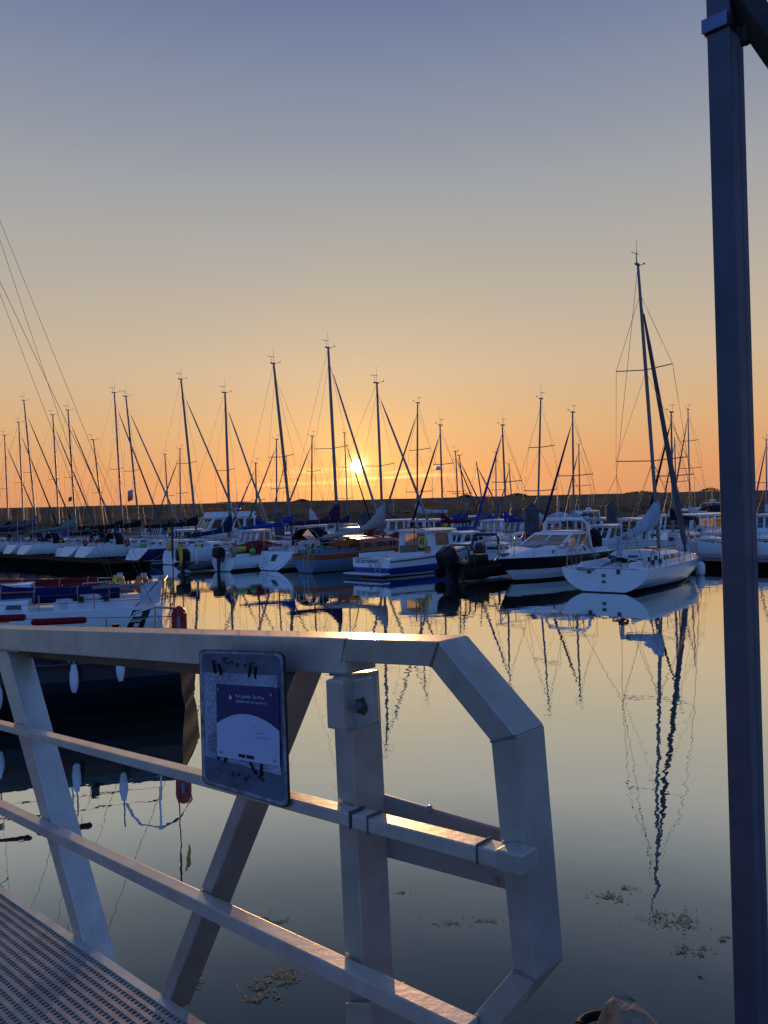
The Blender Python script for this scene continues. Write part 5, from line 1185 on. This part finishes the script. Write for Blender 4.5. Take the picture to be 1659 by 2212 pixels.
# ------------------------------------------------------------------ boulder, tyre, seaweed
stone = mat('granite_block', (.36, .28, .19), .95, var=.45, scale=18, bump=1.0, dirt=(.15, .115, .075))
bc = atd(1347, 2166, 1.9)
o = empty('boulder', bc - Matrix.Rotation(R(18), 3, 'Z') @ Vector((-.02, 0, .187)), R(8), 'rough grey stone block at the bottom edge', 'boulder'); m = MB()
pts = [[Vector((x, y, z + dz)) for x, y, dz in q] for z, q in ((-.2, ((-.13, -.09, 0), (.02, -.11, 0), (.15, -.07, 0), (.13, .09, 0), (-.02, .11, 0), (-.12, .08, 0))),
    (.02, ((-.115, -.085, .0), (.02, -.10, .015), (.14, -.06, -.03), (.12, .085, -.03), (-.02, .10, .01), (-.105, .07, .0))),
    (.15, ((-.05, -.060, .012), (.01, -.072, .012), (.085, -.045, -.045), (.08, .06, -.045), (.0, .065, .01), (-.05, .05, .012))),
    (.185, ((-.035, -.030, .0), (-.01, -.036, .004), (.03, -.02, -.02), (.03, .03, -.02), (.0, .035, .0), (-.035, .03, .0))))]
m.loft(pts, stone, True, True, False); bo = m.build('stone', o); sd_ = bo.modifiers.new('b', 'BEVEL'); sd_.width = .012
ty = atd(1312, 2232, 2.0); o = empty('tyre', ty, 0, 'thin black rubber ring lying beside the stone block', 'tyre'); m = MB(); m.torus((0, 0, 0), .072, .012, rubber, n=40, k=10); m.build('tyre_ring', o)
m = MB(); m.torus((0, .004, -.012), .05, .004, rubber, n=30); m.build('inner_rim', o)

weed = mat('floating_weed', (.90, .62, .26), .55, var=.5, scale=60, dirt=(.30, .22, .09), bump=.3)
def seaweed(px, py, w, d, n, lb, tilt=0):
    c = onz(px, py); o = empty('seaweed', c, tilt, lb, 'seaweed', 'floating seaweed patches'); m = MB()
    nc = max(2, n // 22); cs = [(random.gauss(0, .30), random.gauss(0, .30)) for _ in range(nc)]
    w *= .62; d *= .62
    for i in range(int(n * .75)):
        cx, cy = random.choice(cs); k = .09 if i % 5 else .3
        p = Vector((w * (cx + random.gauss(0, k)), d * (cy + random.gauss(0, k)), random.uniform(.0, .010)))
        th = random.uniform(0, 6.283); ln = random.uniform(.005, .017) * (1 if i % 9 else 2.2); u_ = Vector((math.cos(th), math.sin(th), 0)); bend = Vector((-u_.y, u_.x, 0)) * random.uniform(-.4, .4) * ln
        m.tube([p - u_ * ln, p + bend * .4 + Vector((0, 0, random.uniform(.001, .008))), p + u_ * ln + bend], [.0015, random.uniform(.002, .0045), .0015], weed, 4)
    f = m.build('fronds', o); tag(f, kind='stuff')
seaweed(592, 1986, .30, .22, 130, 'small seaweed patch seen through the handrail left of the post'); seaweed(606, 2118, .36, .22, 330, 'dense brown seaweed patch at the bottom left of the post'); seaweed(580, 2158, .3, .12, 110, 'loose seaweed strip in front of the dense brown patch')
seaweed(1040, 1990, .75, .22, 60, 'sparse scattered seaweed inside the end of the handrail'); seaweed(1322, 1935, .40, .28, 130, 'seaweed patch with twigs, left of the tall mast reflection tip'); seaweed(1465, 1985, .62, .38, 230, 'widest seaweed patch at the tip of the tall mast reflection')
seaweed(1492, 2050, .34, .18, 90, 'narrow seaweed clump below the widest patch'); seaweed(1555, 2030, .2, .08, 40, 'thin seaweed wisp beside the blue post'); seaweed(866, 1929, .12, .05, 16, 'tiny seaweed scrap right of the post'); seaweed(430, 2120, .2, .3, 30, 'thin trailing seaweed strand near the gangway edge'); seaweed(1512, 2107, .08, .05, 10, 'tiny seaweed scrap below the narrow clump')
